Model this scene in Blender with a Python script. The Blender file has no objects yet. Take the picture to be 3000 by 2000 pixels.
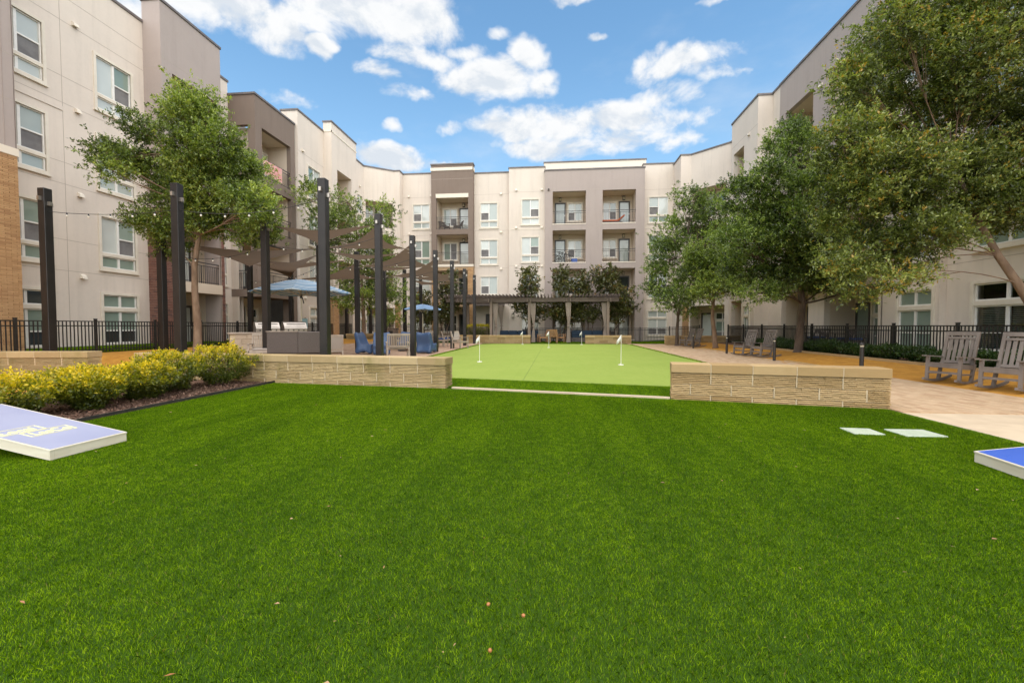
import bpy, math, random
import numpy as np
from math import sin, cos, pi, radians, sqrt, atan2
from mathutils import Vector, Matrix

random.seed(7)
RNG = np.random.default_rng(7)
scene = bpy.context.scene
COL = scene.collection

# ------------------------------------------------------------------ camera
CAM_Z, YAW, PITCH, FPX = 1.25, radians(5.58), radians(2.01), 1280.0     # focal length in pixels of the 3000 px wide photograph
cam_data = bpy.data.cameras.new('camera')
cam_data.sensor_width = 36.0
cam_data.lens = FPX / 3000.0 * 36.0
cam_data.clip_start, cam_data.clip_end = 0.05, 2000.0
cam = bpy.data.objects.new('camera', cam_data)
cam.location = (0, 0, CAM_Z)
cam.rotation_euler = (pi / 2 - PITCH, 0, YAW)
COL.objects.link(cam)
scene.camera = cam
FWD = Vector((-sin(YAW), cos(YAW), 0)); RGT = Vector((cos(YAW), sin(YAW), 0))

def at(px, py, depth):
    """world point seen at pixel (px, py) of the photograph, DEPTH metres in front of the lens"""
    p = FWD * depth + RGT * ((px - 1500.0) / FPX * depth)
    return Vector((p.x, p.y, CAM_Z + (955.0 - py) / FPX * depth))

# ------------------------------------------------------------------ sky and sun
SUN_EL, SUN_AZ = radians(60), radians(160)          # azimuth measured clockwise from the courtyard axis (+Y)
sun_dir = Vector((sin(SUN_AZ) * cos(SUN_EL), cos(SUN_AZ) * cos(SUN_EL), sin(SUN_EL)))
sun_data = bpy.data.lights.new('sun', 'SUN')
sun_data.energy = 1.5
sun_data.angle = radians(132)
sun_data.color = (1.0, 0.89, 0.755)
sun = bpy.data.objects.new('sun', sun_data)
sun.rotation_euler = (-sun_dir).to_track_quat('-Z', 'Y').to_euler()
sun.location = (0, 0, 60)
COL.objects.link(sun)

world = bpy.data.worlds.new('World')
scene.world = world
world.use_nodes = True

class NT:
    """small node-tree writer"""
    def __init__(s, tree):
        s.t = tree
    def new(s, kind, **kw):
        n = s.t.nodes.new(kind)
        for k, v in kw.items():
            setattr(n, k, v)
        return n
    def link(s, a, b):
        s.t.links.new(a, b)
    def put(s, sock, v):
        if isinstance(v, bpy.types.NodeSocket):
            s.link(v, sock)
        elif v is not None:
            sock.default_value = v
    def math(s, op, a, b=None, c=None, clamp=False):
        n = s.new('ShaderNodeMath', operation=op, use_clamp=clamp)
        for i, v in enumerate((a, b, c)):
            if v is not None:
                s.put(n.inputs[i], v)
        return n.outputs[0]
    def vmath(s, op, a, b=None, scale=None):
        n = s.new('ShaderNodeVectorMath', operation=op)
        s.put(n.inputs[0], a)
        if b is not None:
            s.put(n.inputs[1], b)
        if scale is not None:
            s.put(n.inputs['Scale'], scale)
        return n.outputs['Value'] if op in ('DOT_PRODUCT', 'LENGTH') else n.outputs[0]
    def ramp(s, v, lo, hi, a=0.0, b=1.0, smooth=True):
        n = s.new('ShaderNodeMapRange', interpolation_type='SMOOTHSTEP' if smooth else 'LINEAR')
        for i, x in enumerate((v, lo, hi, a, b)):
            s.put(n.inputs[i], x)
        return n.outputs[0]
    def mix(s, f, a, b, blend='MIX'):
        n = s.new('ShaderNodeMix', data_type='RGBA', blend_type=blend)
        s.put(n.inputs[0], f)
        s.put(n.inputs[6], a if isinstance(a, bpy.types.NodeSocket) else (*a[:3], 1))
        s.put(n.inputs[7], b if isinstance(b, bpy.types.NodeSocket) else (*b[:3], 1))
        return n.outputs[2]
    def noise(s, vec, scale, detail=4.0, rough=0.55, dist=0.0):
        n = s.new('ShaderNodeTexNoise')
        if vec is not None:
            s.put(n.inputs['Vector'], vec)
        s.put(n.inputs['Scale'], scale); s.put(n.inputs['Detail'], detail)
        s.put(n.inputs['Roughness'], rough); s.put(n.inputs['Distortion'], dist)
        return n.outputs['Fac']
    def scaled(s, vec, sc):
        n = s.new('ShaderNodeMapping')
        s.put(n.inputs['Vector'], vec); n.inputs['Scale'].default_value = sc
        return n.outputs[0]

def build_world():
    t = NT(world.node_tree)
    world.node_tree.nodes.clear()
    out = t.new('ShaderNodeOutputWorld')
    bg = t.new('ShaderNodeBackground')
    bg.inputs['Strength'].default_value = 0.056
    sky = t.new('ShaderNodeTexSky')
    sky.sky_type = 'NISHITA'
    sky.sun_disc = False
    sky.sun_elevation = SUN_EL
    sky.sun_rotation = SUN_AZ
    sky.altitude = 150
    sky.air_density, sky.dust_density, sky.ozone_density = 1.0, 0.6, 1.0
    d = t.new('ShaderNodeTexCoord').outputs['Generated']
    sep = t.new('ShaderNodeSeparateXYZ'); t.link(d, sep.inputs[0])
    X, Y, Z = sep.outputs
    az = t.math('ARCTAN2', X, Y)
    el = t.math('ARCSINE', Z)
    # cloud banks: (azimuth, elevation, half width, half height, weight) in degrees, from the photograph's pixels
    def ang(px, py):
        v = (at(px, py, 10.0) - Vector((0, 0, CAM_Z))).normalized()
        return atan2(v.x, v.y), math.asin(v.z)
    banks = [(640, 25, 250, 100, 1.0), (1110, 40, 265, 125, 1.1), (955, 143, 50, 32, .75), (1453, 116, 55, 22, .7), (1120, 235, 90, 28, .7), (1250, 195, 150, 40, .8), (1360, 165, 80, 35, .8),
             (1440, 245, 165, 80, 1.15), (1555, 175, 70, 70, 1.1), (1590, 270, 70, 50, .9), (1200, 290, 95, 28, .8), (1985, 208, 180, 52, 1.05), (1880, 195, 60, 45, .9), (2100, 225, 75, 36, .8),
             (1950, 290, 140, 42, .8), (1700, 365, 280, 60, 1.05), (1480, 385, 140, 46, .9), (1700, 430, 310, 46, .95), (1900, 360, 150, 52, .85), (1150, 470, 115, 42, .95), (1280, 482, 42, 18, .65),
             (855, 295, 70, 32, .45), (1145, 375, 32, 18, .6), (1325, 385, 38, 22, .5), (2150, 8, 135, 26, .9), (1735, 112, 28, 15, .5), (420, 60, 150, 70, .6), (1655, 15, 60, 16, .4)]
    wn = t.new('ShaderNodeTexNoise'); wn.inputs['Scale'].default_value = 7.0; wn.inputs['Detail'].default_value = 4.0; wn.inputs['Roughness'].default_value = 0.6
    t.link(d, wn.inputs['Vector'])
    wv = t.new('ShaderNodeSeparateXYZ'); t.link(wn.outputs['Color'], wv.inputs[0])
    az0, el0 = az, el
    az = t.math('ADD', az, t.math('MULTIPLY', t.math('SUBTRACT', wv.outputs[0], 0.5), 0.13))
    el = t.math('ADD', el, t.math('MULTIPLY', t.math('SUBTRACT', wv.outputs[1], 0.5), 0.075))
    field = None
    for px, py, rx, ry, w in banks:
        a0, e0 = ang(px, py); a1, _ = ang(px + rx, py); _, e1 = ang(px, py - ry)
        ua = t.math('MULTIPLY', t.math('SUBTRACT', az, a0), 1.0 / (a1 - a0))
        ue = t.math('MULTIPLY', t.math('SUBTRACT', el, e0), 1.0 / (e1 - e0))
        r2 = t.math('ADD', t.math('MULTIPLY', ua, ua), t.math('MULTIPLY', ue, ue))
        v = t.math('MULTIPLY', t.math('SUBTRACT', 1.0, t.math('MULTIPLY', r2, 0.8)), w * 0.94)
        field = v if field is None else t.math('SMOOTH_MAX', field, v, 0.12)
    az, el = az0, el0
    field = t.math('MAXIMUM', field, -0.55)
    # the same broken cover over the rest of the sky
    flat = t.new('ShaderNodeCombineXYZ')
    zz = t.math('ADD', t.math('MAXIMUM', Z, 0.0), 0.22)
    t.link(t.math('DIVIDE', X, zz), flat.inputs[0]); t.link(t.math('DIVIDE', Y, zz), flat.inputs[1])
    wide = t.ramp(t.noise(flat.outputs[0], 0.75, 3.0, 0.5), 0.40, 0.66, 0.0, 1.1)
    vx, vy = ang(1500, 250)
    away = t.ramp(t.math('ADD', t.math('MULTIPLY', t.math('ABSOLUTE', t.math('SUBTRACT', az, vx)), 1.0), t.math('MULTIPLY', t.math('MAXIMUM', t.math('SUBTRACT', el, radians(36)), 0.0), 3.0)), radians(44), radians(66))
    field = t.math('ADD', field, t.math('MULTIPLY', t.math('ADD', wide, 0.1), away))
    billow = t.noise(t.scaled(d, (1, 1, 1.5)), 8.0, 10.0, 0.60, 0.3)
    fine = t.noise(t.scaled(d, (1, 1, 1.6)), 4.2, 5.0, 0.55)
    q = t.math('ADD', t.math('MULTIPLY', t.math('SUBTRACT', billow, 0.5), 2.7), t.math('MULTIPLY', t.math('SUBTRACT', fine, 0.5), 1.2))
    dens = t.math('ADD', field, q)
    cover = t.ramp(dens, 0.04, 0.78)
    thin = t.math('MULTIPLY', t.ramp(t.noise(t.scaled(d, (1, 1, 2.5)), 3.0, 6.0, 0.6), 0.45, 0.8), 0.28)
    cover = t.math('MAXIMUM', cover, thin)
    # lit tops, greyer undersides: compare the billows with those a little higher up
    up = t.vmath('ADD', d, (0.0, -0.006, 0.022))
    billow2 = t.noise(t.scaled(up, (1, 1, 1.5)), 8.0, 7.0, 0.60, 0.3)
    lit = t.ramp(t.math('ADD', t.math('MULTIPLY', t.math('SUBTRACT', billow, billow2), 3.2), t.math('MULTIPLY', t.math('SUBTRACT', fine, 0.5), -0.9)), -0.45, 0.22)
    core = t.ramp(dens, 0.5, 1.5)
    lit = t.math('SUBTRACT', lit, t.math('MULTIPLY', core, 0.22), clamp=True)
    cloud = t.mix(lit, (3.05, 3.3, 3.6), (4.1, 4.13, 4.15))
    tint = t.mix(1.0, sky.outputs[0], (0.70, 0.98, 1.02), 'MULTIPLY')
    hazed = t.mix(t.ramp(Z, 0.05, 0.6, 0.5, 0.05), tint, (2.2, 3.1, 3.9))
    t.link(t.mix(cover, hazed, cloud), bg.inputs['Color'])
    t.link(bg.outputs[0], out.inputs[0])
build_world()

scene.view_settings.view_transform = 'Standard'
scene.view_settings.look = 'None'
scene.view_settings.exposure = 2.12
scene.view_settings.gamma = 1.0
scene.render.engine = 'CYCLES'
scene.cycles.max_bounces = 8
scene.cycles.transparent_max_bounces = 12
scene.cycles.use_denoising = True

# ------------------------------------------------------------------ helpers
def tag(o, label=None, cat=None, group=None, kind=None):
    for k, v in (('label', label), ('category', cat), ('group', group), ('kind', kind)):
        if v:
            o[k] = v
    return o

def empty(name, loc=(0, 0, 0), rz=0.0):
    o = bpy.data.objects.new(name, None)
    o.location = loc; o.rotation_euler = (0, 0, rz); o.empty_display_size = 0.1
    COL.objects.link(o)
    return o

def piece(name, mesh, parent=None, loc=(0, 0, 0), rz=0.0, scale=None, rot=None):
    o = bpy.data.objects.new(name, mesh)
    COL.objects.link(o)
    o.parent = parent
    o.location = loc
    o.rotation_euler = rot if rot is not None else (0, 0, rz)
    if scale is not None:
        o.scale = scale
    return o

def copy_tree(o, parent=None):
    c = o.copy(); COL.objects.link(c); c.parent = parent
    for ch in list(o.children):
        copy_tree(ch, c)
    return c

class MB:
    """collects faces, builds one mesh object"""
    def __init__(s):
        s.v, s.f = [], []
    def add(s, verts, faces):
        b = len(s.v)
        s.v += [tuple(p) for p in verts]
        s.f += [tuple(i + b for i in f) for f in faces]
        return s
    def box(s, x0, x1, y0, y1, z0, z1, bottom=True):
        v = [(x0, y0, z0), (x1, y0, z0), (x1, y1, z0), (x0, y1, z0), (x0, y0, z1), (x1, y0, z1), (x1, y1, z1), (x0, y1, z1)]
        f = [(4, 5, 6, 7), (0, 1, 5, 4), (1, 2, 6, 5), (2, 3, 7, 6), (3, 0, 4, 7)]
        if bottom:
            f.append((3, 2, 1, 0))
        return s.add(v, f)
    def bev(s, x0, x1, y0, y1, z0, z1, b=0.01):
        """box with chamfered edges"""
        vs, idx = [], {}
        for i, x in enumerate((x0, x1)):
            for j, y in enumerate((y0, y1)):
                for k, z in enumerate((z0, z1)):
                    sx, sy, sz = (1 - 2 * i), (1 - 2 * j), (1 - 2 * k)
                    idx[i, j, k] = (len(vs), len(vs) + 1, len(vs) + 2)
                    vs += [(x, y + sy * b, z + sz * b), (x + sx * b, y, z + sz * b), (x + sx * b, y + sy * b, z)]
        f = []
        for a in range(3):
            o = [q for q in range(3) if q != a]
            for s_ in (0, 1):
                c = []
                for p, q in ((0, 0), (1, 0), (1, 1), (0, 1)):
                    k = [0, 0, 0]; k[a] = s_; k[o[0]] = p; k[o[1]] = q
                    c.append(idx[tuple(k)][a])
                flip = (s_ == 1) != (a == 1)
                f.append(tuple(c if flip else c[::-1]))
        for a in range(3):
            o = [q for q in range(3) if q != a]
            for p in (0, 1):
                for q in (0, 1):
                    k0 = [0, 0, 0]; k1 = [0, 0, 0]
                    k0[o[0]] = k1[o[0]] = p; k0[o[1]] = k1[o[1]] = q; k1[a] = 1
                    A, B = idx[tuple(k0)], idx[tuple(k1)]
                    f.append((A[o[0]], B[o[0]], B[o[1]], A[o[1]]))
        for k, t in idx.items():
            f.append(t)
        return s.add(vs, f)
    def bar(s, p0, p1, w, h, up=(0, 0, 1)):
        """box from p0 to p1, W wide (sideways), H high (along up)"""
        p0, p1 = Vector(p0), Vector(p1)
        d = (p1 - p0).normalized(); u = Vector(up)
        r = d.cross(u)
        if r.length < 1e-4:
            r = d.cross(Vector((0, 1, 0)))
        r.normalize(); u = r.cross(d).normalized()
        r *= w / 2; u *= h / 2
        v = [p0 - r - u, p0 + r - u, p0 + r + u, p0 - r + u, p1 - r - u, p1 + r - u, p1 + r + u, p1 - r + u]
        return s.add(v, [(0, 1, 2, 3), (7, 6, 5, 4), (0, 4, 5, 1), (1, 5, 6, 2), (2, 6, 7, 3), (3, 7, 4, 0)])
    def tube(s, pts, radii, seg=8, cap=True):
        pts = [Vector(p) for p in pts]
        if not hasattr(radii, '__len__'):
            radii = [radii] * len(pts)
        rings, prev = [], None
        for i, p in enumerate(pts):
            d = (pts[min(i + 1, len(pts) - 1)] - pts[max(i - 1, 0)])
            d = d.normalized() if d.length > 1e-9 else Vector((0, 0, 1))
            if prev is None:
                a = d.cross(Vector((0.3, 0.9, 0.1)))
                if a.length < 1e-3:
                    a = d.cross(Vector((1, 0, 0)))
            else:
                a = prev - d * prev.dot(d)
            a.normalize(); prev = a
            b = d.cross(a)
            rings.append([p + (a * cos(2 * pi * k / seg) + b * sin(2 * pi * k / seg)) * radii[i] for k in range(seg)])
        base = len(s.v)
        for r in rings:
            s.v += [tuple(q) for q in r]
        for i in range(len(rings) - 1):
            for k in range(seg):
                a0 = base + i * seg + k; a1 = base + i * seg + (k + 1) % seg
                s.f.append((a0, a1, a1 + seg, a0 + seg))
        if cap:
            s.f.append(tuple(base + k for k in range(seg))[::-1])
            s.f.append(tuple(base + (len(rings) - 1) * seg + k for k in range(seg)))
        return s
    def lathe(s, prof, seg=16, c=(0, 0, 0)):
        base = len(s.v)
        for r, z in prof:
            for k in range(seg):
                s.v.append((c[0] + r * cos(2 * pi * k / seg), c[1] + r * sin(2 * pi * k / seg), c[2] + z))
        for i in range(len(prof) - 1):
            for k in range(seg):
                a0 = base + i * seg + k; a1 = base + i * seg + (k + 1) % seg
                s.f.append((a0, a1, a1 + seg, a0 + seg))
        return s
    def mesh(s, name, m, smooth=False):
        me = bpy.data.meshes.new(name)
        me.from_pydata(s.v, [], s.f)
        if m is not None:
            me.materials.append(m)
        if smooth:
            me.polygons.foreach_set('use_smooth', [True] * len(me.polygons))
        me.update()
        return me
    def build(s, name, m, parent=None, loc=(0, 0, 0), rz=0.0, smooth=False):
        return piece(name, s.mesh(name, m, smooth), parent, loc, rz)

def np_mesh(name, verts, nper, m, tint=None, smooth=False):
    """verts (N, nper, 3): N separate polygons of nper corners"""
    N = verts.shape[0]
    me = bpy.data.meshes.new(name)
    me.vertices.add(N * nper)
    me.vertices.foreach_set('co', verts.reshape(-1).astype(np.float32))
    me.loops.add(N * nper)
    me.loops.foreach_set('vertex_index', np.arange(N * nper, dtype=np.int32))
    me.polygons.add(N)
    me.polygons.foreach_set('loop_start', np.arange(0, N * nper, nper, dtype=np.int32))
    me.polygons.foreach_set('loop_total', np.full(N, nper, dtype=np.int32))
    if tint is not None:
        at_ = me.attributes.new('tint', 'FLOAT', 'POINT')
        at_.data.foreach_set('value', np.repeat(tint, nper).astype(np.float32))
    me.materials.append(m)
    me.update(calc_edges=True)
    return me

# ------------------------------------------------------------------ materials
def material(name):
    m = bpy.data.materials.new(name)
    m.use_nodes = True
    m.node_tree.nodes.clear()
    t = NT(m.node_tree)
    out = t.new('ShaderNodeOutputMaterial')
    b = t.new('ShaderNodeBsdfPrincipled')
    t.link(b.outputs[0], out.inputs[0])
    return m, t, b, out

def pos(t):
    return t.new('ShaderNodeNewGeometry').outputs['Position']

def bump(t, b, h, strength=0.3, dist=0.01):
    n = t.new('ShaderNodeBump')
    n.inputs['Strength'].default_value = strength
    n.inputs['Distance'].default_value = dist
    t.put(n.inputs['Height'], h)
    t.link(n.outputs[0], b.inputs['Normal'])

def plain(name, c1, c2=None, scale=6.0, rough=0.6, metal=0.0, spec=0.5, bstr=0.0, bscale=60.0, bdist=0.004, stretch=(1, 1, 1), coat=0.0, lo=0.35, hi=0.65, objvar=0.0):
    m, t, b, _ = material(name)
    p = t.scaled(pos(t), stretch)
    col = None
    if c2 is not None:
        col = t.mix(t.ramp(t.noise(p, scale, 5.0), lo, hi), c1, c2)
    if objvar:
        r = t.new('ShaderNodeObjectInfo').outputs['Random']
        hsv = t.new('ShaderNodeHueSaturation')
        t.put(hsv.inputs['Value'], t.ramp(r, 0, 1, 1 - objvar, 1 + objvar, False))
        t.put(hsv.inputs['Color'], col if col is not None else (*c1, 1))
        col = hsv.outputs[0]
    t.put(b.inputs['Base Color'], col if col is not None else (*c1, 1))
    b.inputs['Roughness'].default_value = rough
    b.inputs['Metallic'].default_value = metal
    b.inputs['Specular IOR Level'].default_value = spec
    b.inputs['Coat Weight'].default_value = coat
    if bstr:
        bump(t, b, t.noise(p, bscale, 4.0), bstr, bdist)
    return m

def stucco(name, c, dirt=0.15, rough=0.9):
    m, t, b, _ = material(name)
    p = pos(t)
    big = t.ramp(t.noise(p, 0.55, 5.0, 0.6), 0.3, 0.75)
    streak = t.ramp(t.noise(t.scaled(p, (2.2, 2.2, 0.16)), 1.6, 5.0, 0.62), 0.45, 0.8)
    speck = t.noise(p, 9.0, 5.0, 0.7)
    dark = tuple(x * (1 - 1.7 * dirt) for x in c)
    col = t.mix(t.math('MULTIPLY', big, 0.55), c, tuple(x * (1 - dirt) for x in c))
    col = t.mix(t.math('MULTIPLY', streak, 0.5), col, dark)
    col = t.mix(t.ramp(speck, 0.2, 0.8, 0.0, 0.35), col, tuple(min(1, x * 1.07) for x in c))
    t.link(col, b.inputs['Base Color'])
    b.inputs['Roughness'].default_value = rough
    b.inputs['Specular IOR Level'].default_value = 0.2
    h = t.math('ADD', t.noise(p, 95.0, 3.0, 0.7), t.math('MULTIPLY', t.noise(p, 14.0, 3.0), 0.6))
    bump(t, b, h, 0.28, 0.006)
    return m

def glass(name, c, rough=0.06, var=0.12):
    """window glass with a drawn shade or a room behind it: tinted, glossy"""
    m, t, b, _ = material(name)
    p = pos(t)
    r = t.new('ShaderNodeObjectInfo').outputs['Random']
    n = t.ramp(t.math('ADD', t.math('MULTIPLY', t.noise(p, 0.9, 2.0), 0.6), t.math('MULTIPLY', r, 0.4)), 0.2, 0.8)
    t.link(t.mix(n, tuple(x * (1 - var) for x in c), tuple(x * (1 + var) for x in c)), b.inputs['Base Color'])
    b.inputs['Roughness'].default_value = rough
    b.inputs['Specular IOR Level'].default_value = 0.75
    b.inputs['Coat Weight'].default_value = 0.25
    b.inputs['Coat Roughness'].default_value = 0.02
    bump(t, b, t.noise(p, 1.3, 1.0), 0.05, 0.02)
    return m

def brick_tint(name, c1, c2, c3, scale=14.0):
    """colour of brick pieces: differs from piece to piece by its place"""
    m, t, b, _ = material(name)
    p = pos(t)
    w = t.new('ShaderNodeTexWhiteNoise')
    a = t.new('ShaderNodeAttribute', attribute_name='tint').outputs['Fac']
    col = t.mix(t.ramp(a, 0.0, 0.6), c1, c2)
    col = t.mix(t.ramp(a, 0.7, 1.0), col, c3)
    col = t.mix(t.ramp(t.noise(p, scale, 5.0, 0.65), 0.35, 0.75, 0, 0.35), col, tuple(x * 0.7 for x in c1))
    t.link(col, b.inputs['Base Color'])
    b.inputs['Roughness'].default_value = 0.9
    bump(t, b, t.noise(p, 120.0, 3.0), 0.3, 0.004)
    return m

def leafy(name, dark, mid, light, odd=None, oddness=0.93, rough=0.36, trans=0.3, spec=0.6):
    m, t, b, out = material(name)
    a = t.new('ShaderNodeAttribute', attribute_name='tint').outputs['Fac']
    col = t.mix(t.ramp(a, 0.0, 0.55, smooth=False), dark, mid)
    col = t.mix(t.ramp(a, 0.5, 0.9, smooth=False), col, light)
    if odd is not None:
        col = t.mix(t.ramp(a, oddness, oddness + 0.03), col, odd)
    t.link(col, b.inputs['Base Color'])
    b.inputs['Roughness'].default_value = rough
    b.inputs['Specular IOR Level'].default_value = spec
    tr = t.new('ShaderNodeBsdfTranslucent')
    t.link(t.mix(1.0, col, (1.5, 1.7, 0.6), 'MULTIPLY'), tr.inputs['Color'])
    mx = t.new('ShaderNodeMixShader')
    mx.inputs[0].default_value = trans
    t.link(b.outputs[0], mx.inputs[1]); t.link(tr.outputs[0], mx.inputs[2])
    t.link(mx.outputs[0], out.inputs[0])
    return m

W = {}
W['white'] = stucco('cream_stucco', (0.685, 0.60, 0.52))
W['cream'] = stucco('pale_cream_trim', (0.74, 0.66, 0.555), 0.05)
W['grey'] = stucco('warm_grey_stucco', (0.40, 0.335, 0.305), 0.13)
W['brown'] = stucco('brown_stucco', (0.215, 0.165, 0.135), 0.14)
W['recess'] = stucco('balcony_stucco', (0.62, 0.515, 0.41), 0.06)
W['coping'] = plain('dark_coping_metal', (0.12, 0.10, 0.098), (0.16, 0.135, 0.125), 2.0, 0.5)
W['trim'] = plain('window_trim', (0.72, 0.65, 0.55), (0.66, 0.59, 0.49), 3.0, 0.7)
W['vinyl'] = plain('white_vinyl', (0.80, 0.775, 0.73), (0.74, 0.71, 0.66), 5.0, 0.45)
W['pane'] = glass('shaded_pane', (0.385, 0.425, 0.395))
W['pane_pale'] = glass('pale_shade_pane', (0.53, 0.555, 0.52))
W['pane_green'] = glass('green_grey_pane', (0.225, 0.285, 0.235))
W['screen'] = plain('insect_screen', (0.13, 0.12, 0.118), (0.19, 0.18, 0.175), 2.5, 0.65, bstr=0.05)
W['dark_pane'] = glass('dark_room_pane', (0.035, 0.04, 0.038))
W['door'] = plain('bronze_door_frame', (0.045, 0.038, 0.036), (0.06, 0.05, 0.047), 5.0, 0.45)
W['rail'] = plain('railing_metal', (0.05, 0.045, 0.045), None, rough=0.45)
W['black'] = plain('black_powder_coat', (0.014, 0.013, 0.013), (0.022, 0.02, 0.019), 7.0, 0.5, bstr=0.12, bscale=260.0, bdist=0.001)
W['post'] = plain('dark_bronze_post', (0.011, 0.009, 0.0085), (0.018, 0.014, 0.013), 3.0, 0.42, bstr=0.15, bscale=220.0, bdist=0.001, stretch=(1, 1, 0.6))
W['mortar'] = plain('mortar', (0.58, 0.47, 0.32), (0.48, 0.38, 0.25), 5.0, 0.95, bstr=0.3, bscale=90)
W['tanbrick'] = brick_tint('tan_long_brick', (0.46, 0.265, 0.125), (0.55, 0.335, 0.165), (0.40, 0.22, 0.105))
W['redbrick'] = brick_tint('red_brown_brick', (0.17, 0.075, 0.055), (0.235, 0.115, 0.085), (0.11, 0.06, 0.052))
W['lamp'] = plain('lantern_metal', (0.06, 0.05, 0.045), None, rough=0.4, metal=0.6)
W['lampglass'] = plain('lantern_glass', (0.62, 0.55, 0.42), None, rough=0.15)
W['steel'] = plain('stainless_steel', (0.52, 0.47, 0.42), (0.42, 0.375, 0.33), 4.0, 0.32, metal=0.85)

def stone_mat(name, c1, c2, moss, mossiness, rough=True):
    m, t, b, _ = material(name)
    p = pos(t)
    r = t.new('ShaderNodeObjectInfo').outputs['Random']
    a = t.ramp(t.math('ADD', t.math('MULTIPLY', t.noise(p, 3.0, 6.0, 0.65), 0.55), t.math('MULTIPLY', r, 0.6)), 0.3, 0.85)
    col = t.mix(a, c1, c2)
    stain = t.ramp(t.noise(t.scaled(p, (1, 1, 0.55)), 1.5, 6.0, 0.68), 0.62 - mossiness * 0.17, 0.80)
    col = t.mix(t.math('MULTIPLY', stain, 0.8), col, moss)
    drip = t.ramp(t.noise(t.scaled(p, (3.5, 3.5, 0.25)), 1.3, 5.0, 0.6), 0.6, 0.78)
    col = t.mix(t.math('MULTIPLY', drip, 0.45), col, tuple(x * 0.42 for x in c2))
    t.link(col, b.inputs['Base Color'])
    b.inputs['Roughness'].default_value = 0.92
    b.inputs['Specular IOR Level'].default_value = 0.2
    h = t.math('ADD', t.noise(t.scaled(p, (0.45, 0.45, 1.6)), 36.0, 5.0, 0.7), t.math('MULTIPLY', t.noise(p, 140.0, 3.0, 0.7), 0.4))
    bump(t, b, h, 0.8 if rough else 0.35, 0.016)
    return m
W['stone'] = stone_mat('split_face_limestone', (0.54, 0.385, 0.20), (0.40, 0.27, 0.125), (0.24, 0.20, 0.055), 0.4)
W['stone_moss'] = stone_mat('mossy_limestone', (0.54, 0.405, 0.22), (0.41, 0.295, 0.15), (0.19, 0.18, 0.035), 1.0)
W['cap'] = stone_mat('smooth_limestone_cap', (0.47, 0.335, 0.175), (0.37, 0.25, 0.118), (0.30, 0.22, 0.08), 0.4, False)
W['cap_moss'] = stone_mat('weathered_limestone_cap', (0.47, 0.355, 0.20), (0.36, 0.26, 0.135), (0.25, 0.215, 0.075), 0.8, False)
# ------------------------------------------------------------------ ground
def smooth01(t):
    t = min(1.0, max(0.0, t))
    return t * t * (3 - 2 * t)

def gz(x, y):
    """height of the courtyard ground: rises gently towards both wings"""
    if x < 0:
        z = 0.33 * smooth01((-9.0 - x) / 3.5)
        if x < -15.6:
            z += 0.10 * smooth01((-15.6 - x) / 2.2)
        return z * smooth01((y - 10.0 + 4.0 * smooth01((-13.2 - x) / 1.6)) / 2.5)
    z = 0.16 * smooth01((x - 7.7) / 2.4)
    if x > 10.8:
        z += 0.16 * smooth01((x - 10.8) / 1.2)
    return z

def sheet(name, a, b, c, d, off, m, n=(2, 2), kind='structure', label=None, parent=None):
    """quad patch a-b-c-d (xy corners), draped on the ground, OFF above it"""
    mb = MB()
    nx, ny = n
    for j in range(ny + 1):
        for i in range(nx + 1):
            u, v = i / nx, j / ny
            x = (1 - u) * (1 - v) * a[0] + u * (1 - v) * b[0] + u * v * c[0] + (1 - u) * v * d[0]
            y = (1 - u) * (1 - v) * a[1] + u * (1 - v) * b[1] + u * v * c[1] + (1 - u) * v * d[1]
            mb.v.append((x, y, gz(x, y) + off))
    for j in range(ny):
        for i in range(nx):
            k = j * (nx + 1) + i
            mb.f.append((k, k + 1, k + nx + 2, k + nx + 1))
    o = mb.build(name, m, parent, smooth=True)
    if kind:
        tag(o, label, None, None, kind)
    return o

W['soil'] = plain('bare_soil', (0.10, 0.075, 0.045), (0.07, 0.06, 0.035), 2.0, 0.95, bstr=0.3, bscale=30)
def turf_mat(name, c1, c2, c3, patch=0.9):
    m, t, b, _ = material(name)
    p = pos(t)
    col = t.mix(t.ramp(t.noise(p, patch, 4.0, 0.6), 0.3, 0.7), c1, c2)
    col = t.mix(t.ramp(t.noise(p, 60.0, 4.0, 0.7), 0.4, 0.75), col, c3)
    col = t.mix(t.ramp(t.noise(t.scaled(p, (3.0, 0.5, 1)), 1.5, 5.0, 0.65), 0.45, 0.75, 0, 0.45), col, c3)
    t.link(col, b.inputs['Base Color'])
    b.inputs['Roughness'].default_value = 0.9
    b.inputs['Specular IOR Level'].default_value = 0.15
    bump(t, b, t.noise(p, 110.0, 3.0, 0.7), 0.6, 0.012)
    return m
W['turf'] = turf_mat('turf_backing', (0.035, 0.080, 0.006), (0.045, 0.095, 0.008), (0.025, 0.055, 0.004))
W['green'] = turf_mat('putting_turf', (0.285, 0.355, 0.075), (0.255, 0.335, 0.064), (0.215, 0.30, 0.052), 0.6)
W['seam'] = plain('turf_seam', (0.10, 0.16, 0.03), None, rough=0.95)
W['granite'] = plain('orange_granite_mulch', (0.54, 0.262, 0.030), (0.43, 0.19, 0.020), 5.0, 0.95, bstr=0.7, bscale=70, bdist=0.02)
W['bark'] = plain('bark_mulch_bed', (0.085, 0.042, 0.026), (0.15, 0.082, 0.05), 12.0, 0.95, bstr=0.9, bscale=40, bdist=0.03)
W['concrete'] = plain('path_concrete', (0.60, 0.485, 0.345), (0.53, 0.42, 0.295), 2.5, 0.9, bstr=0.2, bscale=120)
W['bedding'] = plain('paver_joint_sand', (0.36, 0.245, 0.15), (0.29, 0.20, 0.125), 6.0, 0.95)
W['edging'] = plain('black_edging', (0.02, 0.02, 0.02), (0.035, 0.033, 0.03), 8.0, 0.6)

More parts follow.
